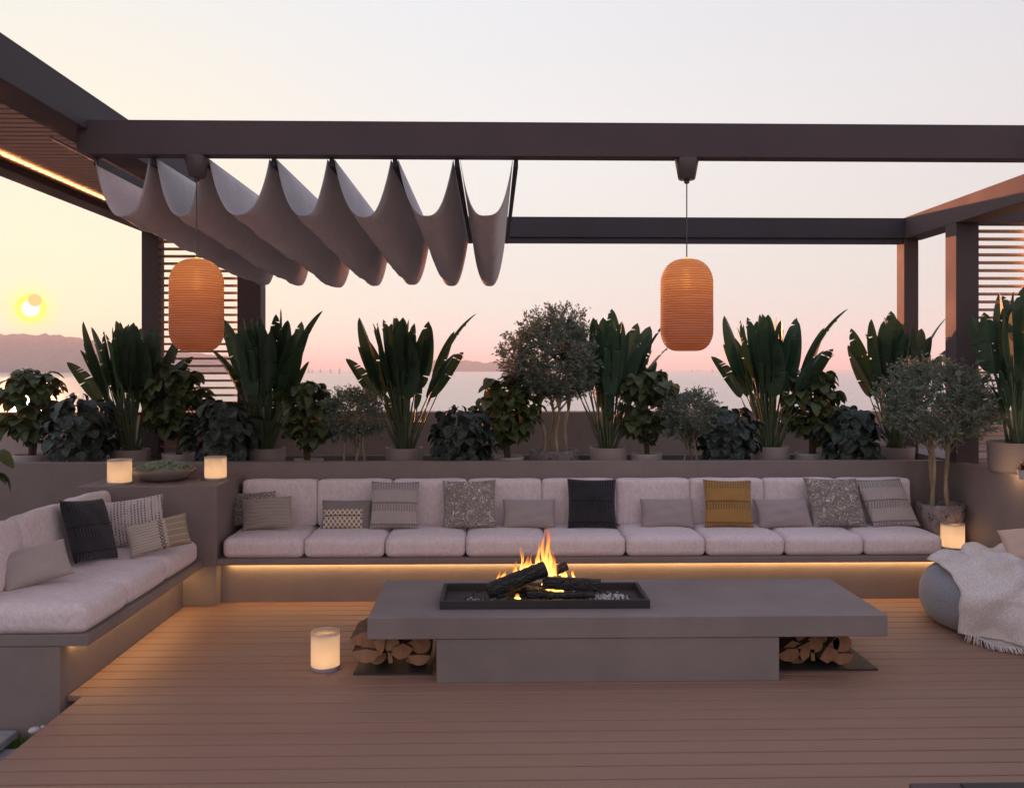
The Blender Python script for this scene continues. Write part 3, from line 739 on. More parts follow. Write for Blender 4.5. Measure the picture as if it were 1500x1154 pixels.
# ------------------------------------------------------------------ candle lanterns
def frosted():
    n = N('frosted_glass'); tr = n.n('BsdfTranslucent'); tr.inputs[0].default_value = (.85,.78,.70,1)
    a = n.noise(30, 3, .6, n.mapv((1,1,.3)))
    p = n.pbr((.75,.68,.62), n.ramp(a, [(.3,.35),(.7,.5)]), None, spec=.5)
    mx = n.n('MixShader', {0: .72}); n.t.links.new(p.outputs[0], mx.inputs[1]); n.t.links.new(tr.outputs[0], mx.inputs[2]); return n.done(mx)
M['frost'] = frosted(); M['lbase'] = m_metal('grey_lantern_base', (.3,.29,.32), .5)
M['wax'] = m_cloth('candle_wax', (.7,.62,.5), 'plain'); M['cflame'] = m_emit('candle_flame', (1,.6,.22), 14)
def lantern(c, r_, h, label, en=1.0):
    t = thing('candle_lantern', label, 'lantern', c, 0, 'glowing frosted candle lanterns')
    MB().lathe([(r_*.99,0),(r_*1.0,.002),(r_*1.0,h*.09),(r_*.97,h*.095),(0,h*.096)], 48).build('base', M['lbase'], t, smooth=True, sharp=40)
    MB().lathe([(r_*.985,h*.098),(r_,h*.11),(r_,h*.985),(r_*.985,h),(r_*.95,h*.995),(r_*.94,h*.98),(r_*.94,h*.11)], 64).build('glass_shade', M['frost'], t, smooth=True, sharp=50)
    MB().lathe([(r_*.94,h*.93),(0,h*.925)], 48).build('lid', M['frost'], t, smooth=True)
    cn = MB().lathe([(r_*.3,h*.1),(r_*.3,h*.24),(0,h*.24)], 20).build('candle', M['wax'], t, smooth=True, sharp=40)
    MB().lathe([(0,h*.25),(r_*.07,h*.29),(r_*.05,h*.35),(0,h*.42)], 10).build('candle_flame', M['cflame'], cn, smooth=True)
    l = bpy.data.lights.new('candle_light', 'POINT'); l.energy = en*K*.9; l.color = (1,.70,.44); l.shadow_soft_size = .010
    o = bpy.data.objects.new('candle_light', l); C.objects.link(o); o.parent = t; o.location = (0,-r_*.25,h*.33)
lantern((-.895,4.76,.0005), .076, .20, 'glowing frosted candle lantern standing on the deck left of the fire table', 3.0)
lantern((ax(173.5,6.12), 6.14, .809), .079, .17, 'glowing candle lantern on the corner block, left of the succulent bowl', 2.7)
lantern((ax(314.5,6.36), 6.38, .809), .076, .165, 'glowing candle lantern on the corner block, right of the succulent bowl', 2.6)
lantern((ax(1403,6.19), 6.26, SZ+.001), .079, .185, 'glowing candle lantern on the right end of the long bench', 2.8)

# succulent bowl
c = at(238, 690, 6.34); bx = c.x
r = thing('succulent_bowl', 'wide shallow dark bowl full of pale green succulents', 'bowl', (bx,6.36,.809))
MB().lathe([(.0,.0),(.12,.002),(.17,.02),(.212,.06),(.222,.075),(.224,.085),(.217,.086),(.2,.055),(.0,.05)], 64).build('bowl', M['pot2'] if 'pot2' in M else M['table'], r, smooth=True, sharp=45)
g = MB(); rnd = random.Random(9)
for i in range(420):
    q = math.sqrt(rnd.random()); a = rnd.uniform(0,6.28); x, y = q*.205*math.cos(a), q*.205*math.sin(a); z0 = .072+.055*(1-q*q)
    for k in range(7):
        b = rnd.uniform(0,6.28); tl = rnd.uniform(.35,1.1); L = rnd.uniform(.012,.02); w_ = .0045
        d = Vector((math.cos(b)*math.sin(tl), math.sin(b)*math.sin(tl), math.cos(tl))); s = Vector((-math.sin(b), math.cos(b), 0))
        p = Vector((x,y,z0)); g.add([p-s*w_*.4, p+s*w_*.4, p+d*L*.6+s*w_, p+d*L, p+d*L*.6-s*w_], [(0,1,2,3,4)])
g.lathe([(.205,.06),(.15,.095),(.0,.118)], 32)
g.build('succulents', M['succ'], r)

# ------------------------------------------------------------------ pergola
YF, YB, ZT, ZB = 4.5, 7.36, 2.85, 2.677
XI = -2.035
def child(mb, name, mat, r, sm=False):
    o = mb.build(name, mat, r, smooth=sm); o.location = -Vector(r.location); return o
r = thing('canopy_frame', 'dark bronze beams crossing the picture that carry the draped canopy', 'pergola', (.7,6,0))
child(MB().box(XI-.055, 6.2, YF, YF+.09, ZB, ZT, bev=.002), 'front_beam', M['beam'], r)
child(MB().box(XI-.05, XR+.001, YB, YB+.1, ZB+.015, ZT+.01, bev=.002).box(XI, XR-.01, YB+.02, YB+.085, ZB-.028, ZB+.014), 'rear_beam', M['beam2'], r)
child(MB().box(XR-.001, XR+.12, YB+.012, YB+.15, .83, ZB+.016, bev=.002), 'post', M['beam'], r)
r = thing('louvred_pergola', 'dark pergola at the upper left with a slatted ceiling and warm light strip', 'pergola', (-2.5,6,0))
Z0, Z1 = 2.80, 2.99
child(MB().box(-2.225, XI, 1.0, 7.99, Z0, Z1, bev=.002), 'beam', M['beam2'], r)
child(MB().box(-3.075, -2.93, 1.0, 7.99, Z0, Z1, bev=.002), 'beam', M['beam'], r)
child(MB().box(-2.925, -2.23, 7.85, 7.98, Z0, Z1, bev=.002), 'end_beam', M['beam'], r)
child(MB().box(-3.073, -2.932, 7.83, 7.985, .83, Z0-.001, bev=.002), 'post', M['beam'], r)
child(MB().box(-2.223, XI-.002, 7.83, 8.0, .83, Z0-.001, bev=.002), 'post', M['beam'], r)
lv = MB(); y = 1.1
while y < 7.8: lv.box(-2.928, -2.227, y, y+.060, 2.872, 2.886, bev=.002); y += .085
child(lv, 'louvre_ceiling', M['louvre'], r)
child(MB().box(-2.928, -2.227, 1.0, 7.84, 2.905, 2.925), 'louvre_backing', M['beam'], r)  # dark backing added above the slats to give their gaps shade
child(MB().box(-2.9295, -2.900, 1.05, 7.84, 2.838, 2.842).box(-2.904, -2.900, 1.05, 7.84, 2.8421, 2.853), 'light_cove', M['beam'], r)
child(MB().box(-2.926, -2.912, 1.1, 7.8, 2.845, 2.848), 'light_strip', m_emit('led_ceiling', (1,.50,.20), 55.0), r)
child(MB().tube([(XI+.02, 4.1, 2.655),(XI+.02, 7.3, 2.655)], .007, 8), 'canopy_rail', M['beam'], r)
r = thing('side_pergola', 'dark pergola beam and post at the right edge, its side lit orange', 'pergola', (XR,6.5,0))
child(MB().box(XR, XR+.18, 1.0, YB+.101, ZB+.012, ZT+.015, bev=.002), 'beam', M['beam'], r)
child(MB().box(XR+.001, XR+.172, 6.54, 6.70, .0, ZB+.011, bev=.002), 'post', M['beam'], r)
child(MB().box(4.06, 4.22, 6.54, 6.70, .9, ZB+.2, bev=.002), 'post', M['beam'], r)
child(MB().box(4.047, 4.058, 6.56, 6.575, .95, ZB+.1), 'light_strip', m_emit('led_screen', (1,.45,.17), 22.0), r)
child(MB().box(XR+.181, 4.3, 6.54, 6.7, ZB+.012, ZT+.015, bev=.002), 'beam', M['beam'], r)
def screen(x0, x1, y, z0, z1, p, t, label):
    r = thing('slatted_screen', label, 'screen', ((x0+x1)/2,y,z0)); mb = MB(); z = z0
    while z < z1: mb.box(x0, x1, y, y+.05, z, z+t, bev=.001); z += p
    child(mb, 'slats', M['slat'], r)
    child(MB().box((x0+x1)/2-.012,(x0+x1)/2+.012, y+.052, y+.07, z0, z1), 'support', M['beam'], r) if False else None
    return r
screen(-2.931, -2.225, 7.88, .84, Z0, .0645, .02, 'horizontal bronze slat screen between the two left posts')
screen(XR+.173, 4.058, 6.6, .91, ZB, .0592, .019, 'horizontal bronze slat screen at the right edge, glowing at one end')
# warm strip lighting the left slats
child(MB().box(-2.243, -2.2235, 7.838, 7.854, .84, Z0-.002), 'strip_shield', M['beam'], bpy.data.objects['louvred_pergola'])  # fin added to shield the bare light strip from the camera
child(MB().box(-2.236, -2.226, 7.856, 7.866, .9, Z0-.02), 'light_strip', m_emit('led_left', (1,.45,.17), 9.0), bpy.data.objects['louvred_pergola'])

# canopy
def canvas():
    n = N('canopy_canvas'); a = n.noise(5, 4, .6, n.mapv((2.5,.5,1))); b = n.noise(300, 2)
    st = n.noise(5, 5, .65, n.mapv((1.2,11,1.2))); f = n.math('ADD', n.math('MULTIPLY', a, .45), n.math('MULTIPLY', st, .55)); c = n.ramp(f, [(.32,(.64,.61,.62)),(.68,(.84,.80,.81))]); nm = n.bump(f, .5, .02); nm = n.bump(b, .3, .002, nm)
    p = n.pbr(c, .85, nm, spec=.15); tr = n.n('BsdfTranslucent'); tr.inputs[0].default_value = (.60,.56,.54,1)
    mx = n.n('MixShader', {0: .32}); n.t.links.new(p.outputs[0], mx.inputs[1]); n.t.links.new(tr.outputs[0], mx.inputs[2]); return n.done(mx)
M['canvas'] = canvas()
us = [139, 224, 301, 400, 485, 578, 669, 756]
r = thing('draped_canopy', 'grey canvas canopy hanging in seven deep folds from rods', 'canopy', (-.95,6,ZB))
yc0, yc1 = YF+.045, YB-.02
xs = [ax(u, yc0) for u in us]
for i in range(7):
    a, b = xs[i]+(.018 if i else 0), xs[i+1]-.018
    rnd = random.Random(60+i); ph = rnd.uniform(0,6); ny, nx = 90, 34; vs = []; fs = []
    dr0 = rnd.uniform(.275,.295); dr1 = rnd.uniform(.375,.395)
    for j in range(ny+1):
        v = j/ny; y = yc0+(yc1-yc0)*v; drop = dr0+(dr1-dr0)*min(1,v*1.15)**.8+.006*math.sin(v*9+ph)
        for k in range(nx+1):
            s = -1+2*k/nx
            # deep U: steep sides, round bottom
            sh = (1-abs(s)**2.15)
            xx = (a+b)/2+(b-a)/2*(math.copysign(abs(s)**.66, s)*.6+.4*s)
            z = ZB-.012-drop*sh + (.004*math.sin(v*29+s*4+ph)+.003*math.sin(v*53-s*7+2*ph)+.002*math.sin(v*97+s*9))*(1-s*s)
            xx += .004*math.sin(v*13+ph+s*2)*(1-s*s)
            vs.append((xx, y, z))
    for j in range(ny):
        for k in range(nx): q = j*(nx+1)+k; fs.append((q, q+1, q+nx+2, q+nx+1))
    o = MB().add(vs, fs).build('fabric_fold', M['canvas'], r, smooth=True); o.location = -Vector(r.location)
    so_ = o.modifiers.new('thickness', 'SOLIDIFY'); so_.thickness = .0025; so_.offset = 0
for x in xs:
    o = MB().box(x-.011, x+.011, yc0+.01, yc1, ZB-.045, ZB-.004, bev=.002).build('rod', M['beam2'], r); o.location = -Vector(r.location)

# pendant lanterns
def veneer():
    n = N('wood_veneer'); X, Y, Z = n.xyz()
    a = n.noise(5, 5, .65, n.mapv((1,1,9))); ring = n.math('SINE', n.math('MULTIPLY', Z, 2*math.pi/.0125))
    c = n.ramp(a, [(.3,(.62,.36,.22)),(.7,(.78,.52,.36))])
    c2 = n.mix(n.ramp(ring, [(.0,.6),(.55,0)]), c, (.32,.13,.06))
    p = n.pbr(c2, .55, n.bump(ring, .6, .004), spec=.3)
    tr = n.n('BsdfTranslucent'); n.put(tr.inputs[0], c2)
    mx = n.n('MixShader', {0: .62}); n.t.links.new(p.outputs[0], mx.inputs[1]); n.t.links.new(tr.outputs[0], mx.inputs[2])
    tp = n.n('BsdfTransparent'); tp.inputs[0].default_value = (1,.7,.35,1)
    gap = n.ramp(ring, [(.5,.0),(1,.10)])
    m2 = n.n('MixShader'); n.put(m2.inputs[0], gap); n.t.links.new(mx.outputs[0], m2.inputs[1]); n.t.links.new(tp.outputs[0], m2.inputs[2]); return n.done(m2)
M['veneer'] = veneer(); M['ceil'] = m_metal('dark_canister', (.09,.065,.065), .3); M['bulb'] = m_emit('bulb_glow', (1,.55,.12), 7.0)
def pendant(u, label, en):
    Y = YF+.045; x = ax(u, Y); top = at(u, 380, Y).z; bot = at(u, 514, Y).z; h = top-bot; rr = .134
    t = thing('pendant_lantern', label, 'hanging lamp', (x, Y, bot), 0, 'wooden lanterns hanging from the front beam')
    pr = [(.055,0.0)]
    for k in range(1,13):
        a = math.pi/2*k/12; pr.append((.055+(rr-.055)*math.sin(a), .105*(1-math.cos(a))))
    for k in range(1,13):
        a = math.pi/2*k/12; pr.append((.03+(rr-.03)*math.cos(a), h-.125+.125*math.sin(a)))
    MB().lathe(pr[0:], 64).build('shade', M['veneer'], t, smooth=True, sharp=60)
    cn = ZB-bot
    MB().lathe([(.006,cn-.127),(.013,cn-.124),(.015,cn-.108),(.04,cn-.106),(.044,cn-.1),(.062,cn-.004),(.061,cn-.001)], 32).build('canister', M['ceil'], t, smooth=True, sharp=40)
    MB().tube([(0,0,h-.004),(0,0,cn-.12)], .0032, 8).build('cord', M['ceil'], t)
    s = MB().lathe([(.0,h+.012),(.012,h+.008),(.014,h-.001),(.0,h-.002)], 16).build('socket', m_emit('socket_glow', (1,.6,.1), 1.6), t)
    b = MB().lathe([(0,h-.16),(.016,h-.15),(.02,h-.125),(.016,h-.09),(.012,h-.05),(0,h-.045)], 16).build('bulb', M['bulb'], t, smooth=True)
    l = bpy.data.lights.new('bulb_light', 'POINT'); l.energy = en*K; l.color = (1,.52,.2); l.shadow_soft_size = .03
    o = bpy.data.objects.new('bulb_light', l); C.objects.link(o); o.parent = t; o.location = (0,0,h-.12)
pendant(288, 'orange wood veneer lantern hanging under the canopy folds on the left', .9)
pendant(1006, 'orange wood veneer lantern hanging alone against the sky on the right', .9)

# ------------------------------------------------------------------ plants
def blade(mb, base, d, up, L, Wd, bend, rnd, nseg=12, fold=.25, tears=.12, mi=0, obt=.55, curl=0):
    """leaf blade: midrib from base along d bending towards gravity; two folded halves with torn edges"""
    d = d.normalized(); side = d.cross(up)
    side = side.normalized() if side.length > 1e-4 else Vector((1,0,0)); nrm = side.cross(d).normalized()
    p = Vector(base); prev = None
    cd_ = Vector(d)
    for i in range(nseg+1):
        q = i/nseg
        w = Wd/2*(math.sin(math.pi*min(1,q**obt))**.6 if 0 < q < 1 else 0.0)
        nn = side.cross(cd_).normalized()
        l = p - side*w + nn*w*fold; r_ = p + side*w + nn*w*fold
        if curl: l += nn*curl*w*q; r_ += nn*curl*w*q
        if prev:
            pl_, pp, pr_ = prev
            for a0, a1, m0, m1 in ((pl_, l, pp, p), (pr_, r_, pp, p)):
                if rnd.random() < tears and .15 < q < .95:
                    a1t = a1.lerp(a0, .45)+nn*-.012*rnd.random()
                    mb.add([m0, a0, a1t, m1], [(0,1,2,3)], mi)
                else: mb.add([m0, a0, a1, m1], [(0,1,2,3)], mi)
        prev = (Vector(l), Vector(p), Vector(r_))
        cd_ = (cd_ + Vector((0,0,-1))*bend/nseg).normalized()
        p = p + cd_*(L/nseg)
def pot(mb, r_, h, lip=True, seg=40):
    mb.lathe([(r_*.82,0),(r_*.9,h*.1),(r_*.97,h*.6),(r_,h*.98),(r_*.985,h),(r_*.92,h),(r_*.9,h*.9),(0,h*.9)], seg)
def pot_bands(mb, r_, h, seg=48):
    pr = [(r_*.93,0)]
    for k in range(10):
        z = h*(.05+.09*k); pr += [(r_*(.95+.005*k), z), (r_*(.965+.005*k), z+h*.045)]
    pr += [(r_*1.01,h*.985),(r_,h),(r_*.93,h),(r_*.9,h*.92),(0,h*.92)]; mb.lathe(pr, seg)
FL = .62   # planter bed level
def strelitzia(seed, H=1.2, potr=.155, poth=.335, potmat='pot', banded=False):
    rnd = random.Random(seed)
    t = thing('paddle_leaf_plant', '', 'potted plant')
    mb = MB(); (pot_bands if banded else pot)(mb, potr, poth); p = mb.build('pot', M[potmat], t, smooth=True, sharp=35)
    lf, st = MB(), MB()
    n = 46
    for i in range(n):
        az = rnd.uniform(0, 6.283); 
        tl = [.07,.14,.21,.30,.40][i%5]*rnd.uniform(.75,1.2)
        if i < 5: az = [0.1, 3.3, .3, 2.9, 6.0][i]; tl = [.46,.52,.38,.42,.48][i]
        d = Vector((math.cos(az)*math.sin(tl), .75*math.sin(az)*math.sin(tl), math.cos(tl))).normalized()
        b = Vector((math.cos(az)*potr*.45*rnd.random(), math.sin(az)*potr*.45*rnd.random(), poth*.9))
        tot = H*rnd.uniform(.76,1.0)*(1-.12*tl) if tl < .4 else H*rnd.uniform(.66,.84)
        if rnd.random() < .22: tot *= rnd.uniform(.5,.68)
        L = tot*rnd.uniform(.44,.54)
        if i == 5: az, tl, tot, L = .05, .36, H*1.06, H*.46; d = Vector((math.sin(tl), 0, math.cos(tl)))
        ps = tot-L
        pts = []; cur = Vector(b); dd = Vector((d.x*.75, d.y*.75, d.z)).normalized()
        for k in range(7):
            pts.append(Vector(cur)); dd = (dd+(d-dd)*.25).normalized(); cur = cur+dd*ps/6
        st.tube(pts, [.008-.0006*k for k in range(7)], 6)
        tw = rnd.uniform(0,6.28) if tl < .3 else az+math.pi/2+rnd.uniform(-.9,.9)
        up = Vector((math.cos(tw), math.sin(tw), .05)) if tl < .3 else (Vector((-d.x, -d.y, 1.2)) + Vector((rnd.uniform(-.9,.9),rnd.uniform(-.9,.9),0)))
        wid = L*rnd.uniform(.24,.33)*(.42 if i == 5 else 1)
        if i == 5: up = Vector((-.6,.5,1))
        blade(lf, pts[-1], dd, up, L, wid, .95 if i == 5 else rnd.uniform(.02,.22) if tl < .45 else rnd.uniform(.2,.6), rnd, 18, rnd.uniform(.15,.6), .10, 0, .8)
        st.tube([pts[-1], pts[-1]+dd*L*.5+Vector((0,0,-.0)), ], [.0042,.002], 5)
    st.build('stems', M['strstem'], t, smooth=True); lf.build('foliage', M['strel'], t, smooth=False)
    return t
def round_leaf(mb, p, d, up, L, Wd, cup, mi=0):
    d = d.normalized(); s = d.cross(up); s = s.normalized() if s.length > 1e-4 else Vector((1,0,0)); n_ = s.cross(d).normalized()
    prof = [(0,.06),(.15,.55),(.4,.95),(.65,1.0),(.88,.66),(1.0,.12)]
    vs = []
    for q, w_ in prof:
        c = p+d*L*q - n_*cup*L*(q-.3)**2*1.6
        for e in (-1,0,1): vs.append(c+s*e*w_*Wd/2 + n_*abs(e)*w_*Wd*.16)
    fs = []
    for i in range(5):
        for k in range(2): a = i*3+k; fs.append((a, a+1, a+4, a+3))
    mb.add(vs, fs, mi)
def ficus(seed, H=.80, potr=.13, poth=.285, wide=.30, potmat='potw', lean=0):
    rnd = random.Random(seed); t = thing('round_leaf_shrub', '', 'potted plant')
    mb = MB(); pot_bands(mb, potr, poth); mb.build('pot', M[potmat], t, smooth=True, sharp=35)
    tr, lf = MB(), MB(); z0 = poth*.9
    pts = [Vector((lean*k/6+.006*math.sin(k), .006*math.cos(k*1.3), z0+H*.8*k/6)) for k in range(7)]
    tr.tube(pts, [.022,.02,.018,.015,.012,.009,.006], 9)
    pts2 = [p+Vector((.02+.01*k, .01, 0)) for k, p in enumerate(pts[:5])]; tr.tube(pts2, [.014,.013,.011,.009,.007], 7)
    nb = 44
    for i in range(nb):
        q = .18+.82*i/nb + rnd.uniform(-.03,.03); a = i*2.4+rnd.uniform(-.3,.3)
        o = pts[min(6,int(q*6))].copy(); o.z = z0+H*.82*q
        big = 1.0 if q > .32 else .45
        reach = wide*(math.sin(math.pi*min(1,max(0,(q-.08)/.98)))**.55)*rnd.uniform(.55,1.08)*(1 if q > .3 else .5)
        e = o+Vector((math.cos(a)*reach, math.sin(a)*reach*.8, rnd.uniform(.02,.09)*(1.2 if q > .6 else .4)))
        tr.tube([o, o.lerp(e,.5)+Vector((0,0,.012)), e], [.006,.004,.0025], 5)
        for k in range(9):
            s = rnd.uniform(.25,1.08); p = o.lerp(e, s); b = a+rnd.uniform(-1.5,1.5)
            d = Vector((math.cos(b), math.sin(b), rnd.uniform(-.65,.35))); L = rnd.uniform(.085,.13)*big
            round_leaf(lf, p, d, Vector((0,0,1))+Vector((rnd.uniform(-.5,.5),rnd.uniform(-.5,.5),0)), L, L*rnd.uniform(.72,.9), rnd.uniform(.3,.9))
    top = Vector((lean, 0, z0+H*.86))
    tr.tube([pts[-1], top], [.006,.003], 5)
    for k in range(14):
        b = k*2.4; d = Vector((math.cos(b), math.sin(b), rnd.uniform(-.2,.9))); L = rnd.uniform(.06,.1); round_leaf(lf, top+Vector((0,0,.004*k-.03)), d, Vector((0,0,1)), L, L*.8, .6)
    tr.build('trunk', M['bark'], t, smooth=True); lf.build('foliage', M['ficus'], t, smooth=True)
    return t
def pilea(seed, H=.5, wide=.25, poth=.27):
    rnd = random.Random(seed); t = thing('trailing_dark_plant', '', 'potted plant')
    mb = MB(); pot(mb, .12, poth); mb.build('pot', M['pot'], t, smooth=True, sharp=35)
    lf, st = MB(), MB(); c0 = Vector((0,0,poth))
    for i in range(230):
        a = rnd.uniform(0,6.28); q = rnd.uniform(-.75,1.0); e = math.asin(max(-1,min(1,q)))
        rr = wide*rnd.uniform(.55,1.0)*(1+.16*math.sin(3*a+seed)+.12*math.sin(5*a+e*3)); p = Vector((math.cos(a)*math.cos(e)*rr, math.sin(a)*math.cos(e)*rr*.85, H*.45+math.sin(e)*H*.52*rnd.uniform(.8,1)))+c0
        if i % 3 == 0: st.tube([c0, c0.lerp(p,.6)+Vector((0,0,.05)), p], [.003,.0025,.002], 5)
        d = Vector((math.cos(a)*.6, math.sin(a)*.6, rnd.uniform(-1.1,.1))); L = rnd.uniform(.07,.12)
        round_leaf(lf, p, d, Vector((math.cos(a)*.8, math.sin(a)*.8, .8))+Vector((rnd.uniform(-.4,.4),rnd.uniform(-.4,.4),0)), L, L*.85, rnd.uniform(.2,.8))
    for i in range(26):   # a few trailing leaves low at the front
        x = rnd.uniform(-.14,.14); z = poth+rnd.uniform(-.05,.1); p = Vector((x,-wide*.8,z)); L = rnd.uniform(.05,.09)
        round_leaf(lf, p, Vector((rnd.uniform(-.4,.4),-.35,-1)), Vector((0,-1,.3)), L, L*.85, .4)
    st.build('stems', M['strstem'], t, smooth=True); lf.build('foliage', M['pilea'], t, smooth=True); return t
def stonepot(mb, r_, h, seed):
    rnd = random.Random(seed); p = [rnd.uniform(0,6) for _ in range(4)]
    wob = lambda a, z: .018*math.sin(3*a+p[0]+z*9)+.012*math.sin(7*a+p[1]-z*14)
    mb.lathe([(r_*.55,0),(r_*.68,h*.06),(r_*.86,h*.35),(r_*.97,h*.7),(r_,h*.92),(r_*.98,h),(r_*.88,h),(r_*.85,h*.88),(0,h*.86)], 56, wob=wob)
def stone_mat():
    n = N('pitted_stone'); a = n.noise(9, 5, .7); b = n.noise(28, 4, .75)
    c = n.ramp(a, [(.32,(.13,.1,.09)),(.5,(.26,.22,.21)),(.68,(.36,.31,.3))]); c2 = n.mix(n.ramp(b, [(.36,1.0),(.44,0.0)]), c, (.07,.055,.05))
    return n.done(n.pbr(c2, .9, n.bump(b, .8, .012), spec=.15))
M['pit'] = stone_mat()
def olive(seed, th, cr, ch, ntr=4, tw=420, potr=None, poth=.3, cz=None, spread=.07, lsz=1.0, tr_r=.017):
    """multi-stem olive: th trunk height, crown radius cr, crown height ch"""
    rnd = random.Random(seed); t = thing('olive_tree', '', 'olive tree'); z0 = 0
    if potr:
        mb = MB(); stonepot(mb, potr, poth, seed); mb.build('pot', M['pit'], t, smooth=True); z0 = poth*.86
        MB().lathe([(potr*.84,poth*.875),(0,poth*.9)], 24).build('soil', M['soil'], t)
    lf = MB(); cc = Vector((0,0,z0+th+ch*.42)); tips = []
    for i in range(ntr):
        tr = MB()
        a = i*6.283/ntr+rnd.uniform(-.4,.4); b = Vector((math.cos(a)*spread, math.sin(a)*spread*.7, z0-.01)); n_ = 9; pts = []
        ph = rnd.uniform(0,6)
        for k in range(n_+1):
            q = k/n_; pts.append(b+Vector((math.cos(a)*spread*.35*q+.014*math.sin(q*7+ph), .012*math.cos(q*6+ph), (th+.06)*q)))
        tr.tube(pts, [tr_r*(1-.35*k/n_)*(1+.12*math.sin(k*2.1+ph)) for k in range(n_+1)], 9)
        for j in range(6):
            e = a+rnd.uniform(-1.7,1.7); q = rnd.uniform(.25,.7); p1 = cc+Vector((math.cos(e)*cr*q, math.sin(e)*cr*q*.9, rnd.uniform(-.35,.22)*ch)); s = pts[-1-rnd.randint(0,2)]
            mid = s.lerp(p1,.45)+Vector((rnd.uniform(-.03,.03),rnd.uniform(-.03,.03),.01)); tr.tube([s, mid, p1], [tr_r*.5,tr_r*.3,tr_r*.12], 6); tips.append((mid, p1))
        tr.build('trunk', M['obark'], t, smooth=True)
    lump = [(rnd.uniform(0,6.28), rnd.uniform(-1,1), rnd.uniform(.72,1.1)) for _ in range(16)]
    for i in range(tw):
        a = rnd.uniform(0,6.283); s = rnd.uniform(-1,1); c_ = math.sqrt(1-s*s); dirn = Vector((math.cos(a)*c_, math.sin(a)*c_, s))
        k = 1.0; best = 9
        for (la, ls, lk) in lump:
            lc = math.sqrt(1-ls*ls); dv = (Vector((math.cos(la)*lc, math.sin(la)*lc, ls))-dirn).length
            if dv < best: best = dv; k = lk
        rad = rnd.uniform(.45,1.0)**.6*k*rnd.uniform(.88,1.06)
        p = cc+Vector((dirn.x*cr*rad, dirn.y*cr*rad, dirn.z*ch*.5*rad*(1 if s > 0 else .82)))
        td = (dirn+Vector((rnd.uniform(-.8,.8), rnd.uniform(-.8,.8), rnd.uniform(-.5,.7)))).normalized(); TL = rnd.uniform(.05,.11)*lsz
        for q in range(15):
            f = rnd.random(); b = p+td*TL*(f-.5)+Vector((rnd.uniform(-1,1),rnd.uniform(-1,1),rnd.uniform(-1,1)))*.008*lsz
            ld = (td*.6+Vector((rnd.uniform(-1,1),rnd.uniform(-1,1),rnd.uniform(-.7,1)))).normalized(); L = rnd.uniform(.024,.042)*lsz; Wd = L*.33
            sd_ = ld.cross(Vector((rnd.uniform(-1,1),rnd.uniform(-1,1),rnd.uniform(-1,1)))); sd_ = sd_.normalized() if sd_.length > 1e-3 else Vector((1,0,0))
            lf.add([b, b+ld*L*.5+sd_*Wd*.5, b+ld*L, b+ld*L*.5-sd_*Wd*.5], [(0,1,2,3)])
    lf.build('crown', M['olive'], t)
    return t

# strelitzias: two sources, the rest copies turned another way
YS = 7.3
sA = strelitzia(101); sB = strelitzia(207)
spots = [(192,YS,sA,.6,.97,'tall paddle-leaf plant between the setting sun and the left lantern'),
 (390,YS,sB,-.5,1.0,'tall paddle-leaf plant just right of the left slat screen'),
 (592,YS,sA,.1,1.0,'tall paddle-leaf plant behind the knitted and swirl pillows, left of the dark trailing plant'),
 (891,YS,sB,.15,1.0,'tall paddle-leaf plant directly right of the large central olive tree'),
 (1128,YS,sA,-.35,1.02,'tall paddle-leaf plant right of the hanging lantern on the right'),
 (1311,YS,sB,.35,.99,'tall paddle-leaf plant in front of the rear right post')]
usedp = set()
def put(src, label, group, loc, rz=0, sc=1.0):
    o = src if src not in usedp else copy_tree(src); usedp.add(src)
    o.location = loc; o.rotation_euler = (0,0,rz); o.scale = (sc,sc,sc); return tag(o, label, None, group)
for (u, Y, src, rz, sc, lb) in spots: put(src, lb, 'tall paddle-leaf plants', (ax(u,Y), Y, FL), rz, sc)
big = strelitzia(311, 1.14, .195, .205, 'wall', True)
put(big, 'largest paddle-leaf plant in a ribbed pot on the right side planter', 'tall paddle-leaf plants', (ax(1492,6.02), 6.02, .894), 1.0)
fA = ficus(11); fB = ficus(17)
GF = 'round-leaf shrubs in pale pots'
for (u, Y, src, rz, sc, lb) in [(45,7.3,fA,0,1.0,'round-leaf shrub in a pale pot below the setting sun'),
  (262,7.35,fB,1,1.0,'round-leaf shrub below the left hanging lantern'),
  (452,7.15,fA,2.5,.9,'round-leaf shrub between the second and third paddle-leaf plants'),
  (745,7.2,fB,3.2,.94,'round-leaf shrub just left of the large central olive tree'),
  (947,7.3,fA,4.2,1.0,'round-leaf shrub left of the small olive under the right hanging lantern'),
  (1188,7.3,fB,5.0,1.0,'round-leaf shrub between the fifth and sixth paddle-leaf plants')]:
    put(src, lb, GF, (ax(u,Y), Y, FL), rz, sc)
near = ficus(23, 1.62, .15, .3, .3)
put(near, 'round-leaf shrub cut off by the left edge, only a few leaves showing', GF, (-2.96, 4.9, -.32), 0, 1.0)
pA = pilea(31); pB = pilea(37)
GP = 'dark trailing plants'
for (u, Y, src, rz, sc, lb) in [(118,7.0,pA,0,1.05,'dark trailing plant spilling over the planter at the far left'),
  (328,7.0,pB,.4,1.0,'dark trailing plant behind the right lantern of the corner block'),
  (674,7.0,pA,-.4,.92,'dark trailing plant hanging over the planter left of the fire'),
  (1066,7.1,pB,-.3,.92,'dark trailing plant right of the small olive under the hanging lantern'),
  (1250,7.0,pA,.5,.92,'dark trailing plant left of the olive tree in the stone pot')]:
    put(src, lb, GP, (ax(u,Y), Y, FL), rz, sc)
GO = 'olive trees'
o1 = olive(41, .42, .46, .86, 4, 1500, .20, .32, spread=.085); put(o1, 'large central olive tree in a pitted stone pot on the planter', GO, (ax(812,7.25), 7.25, FL))
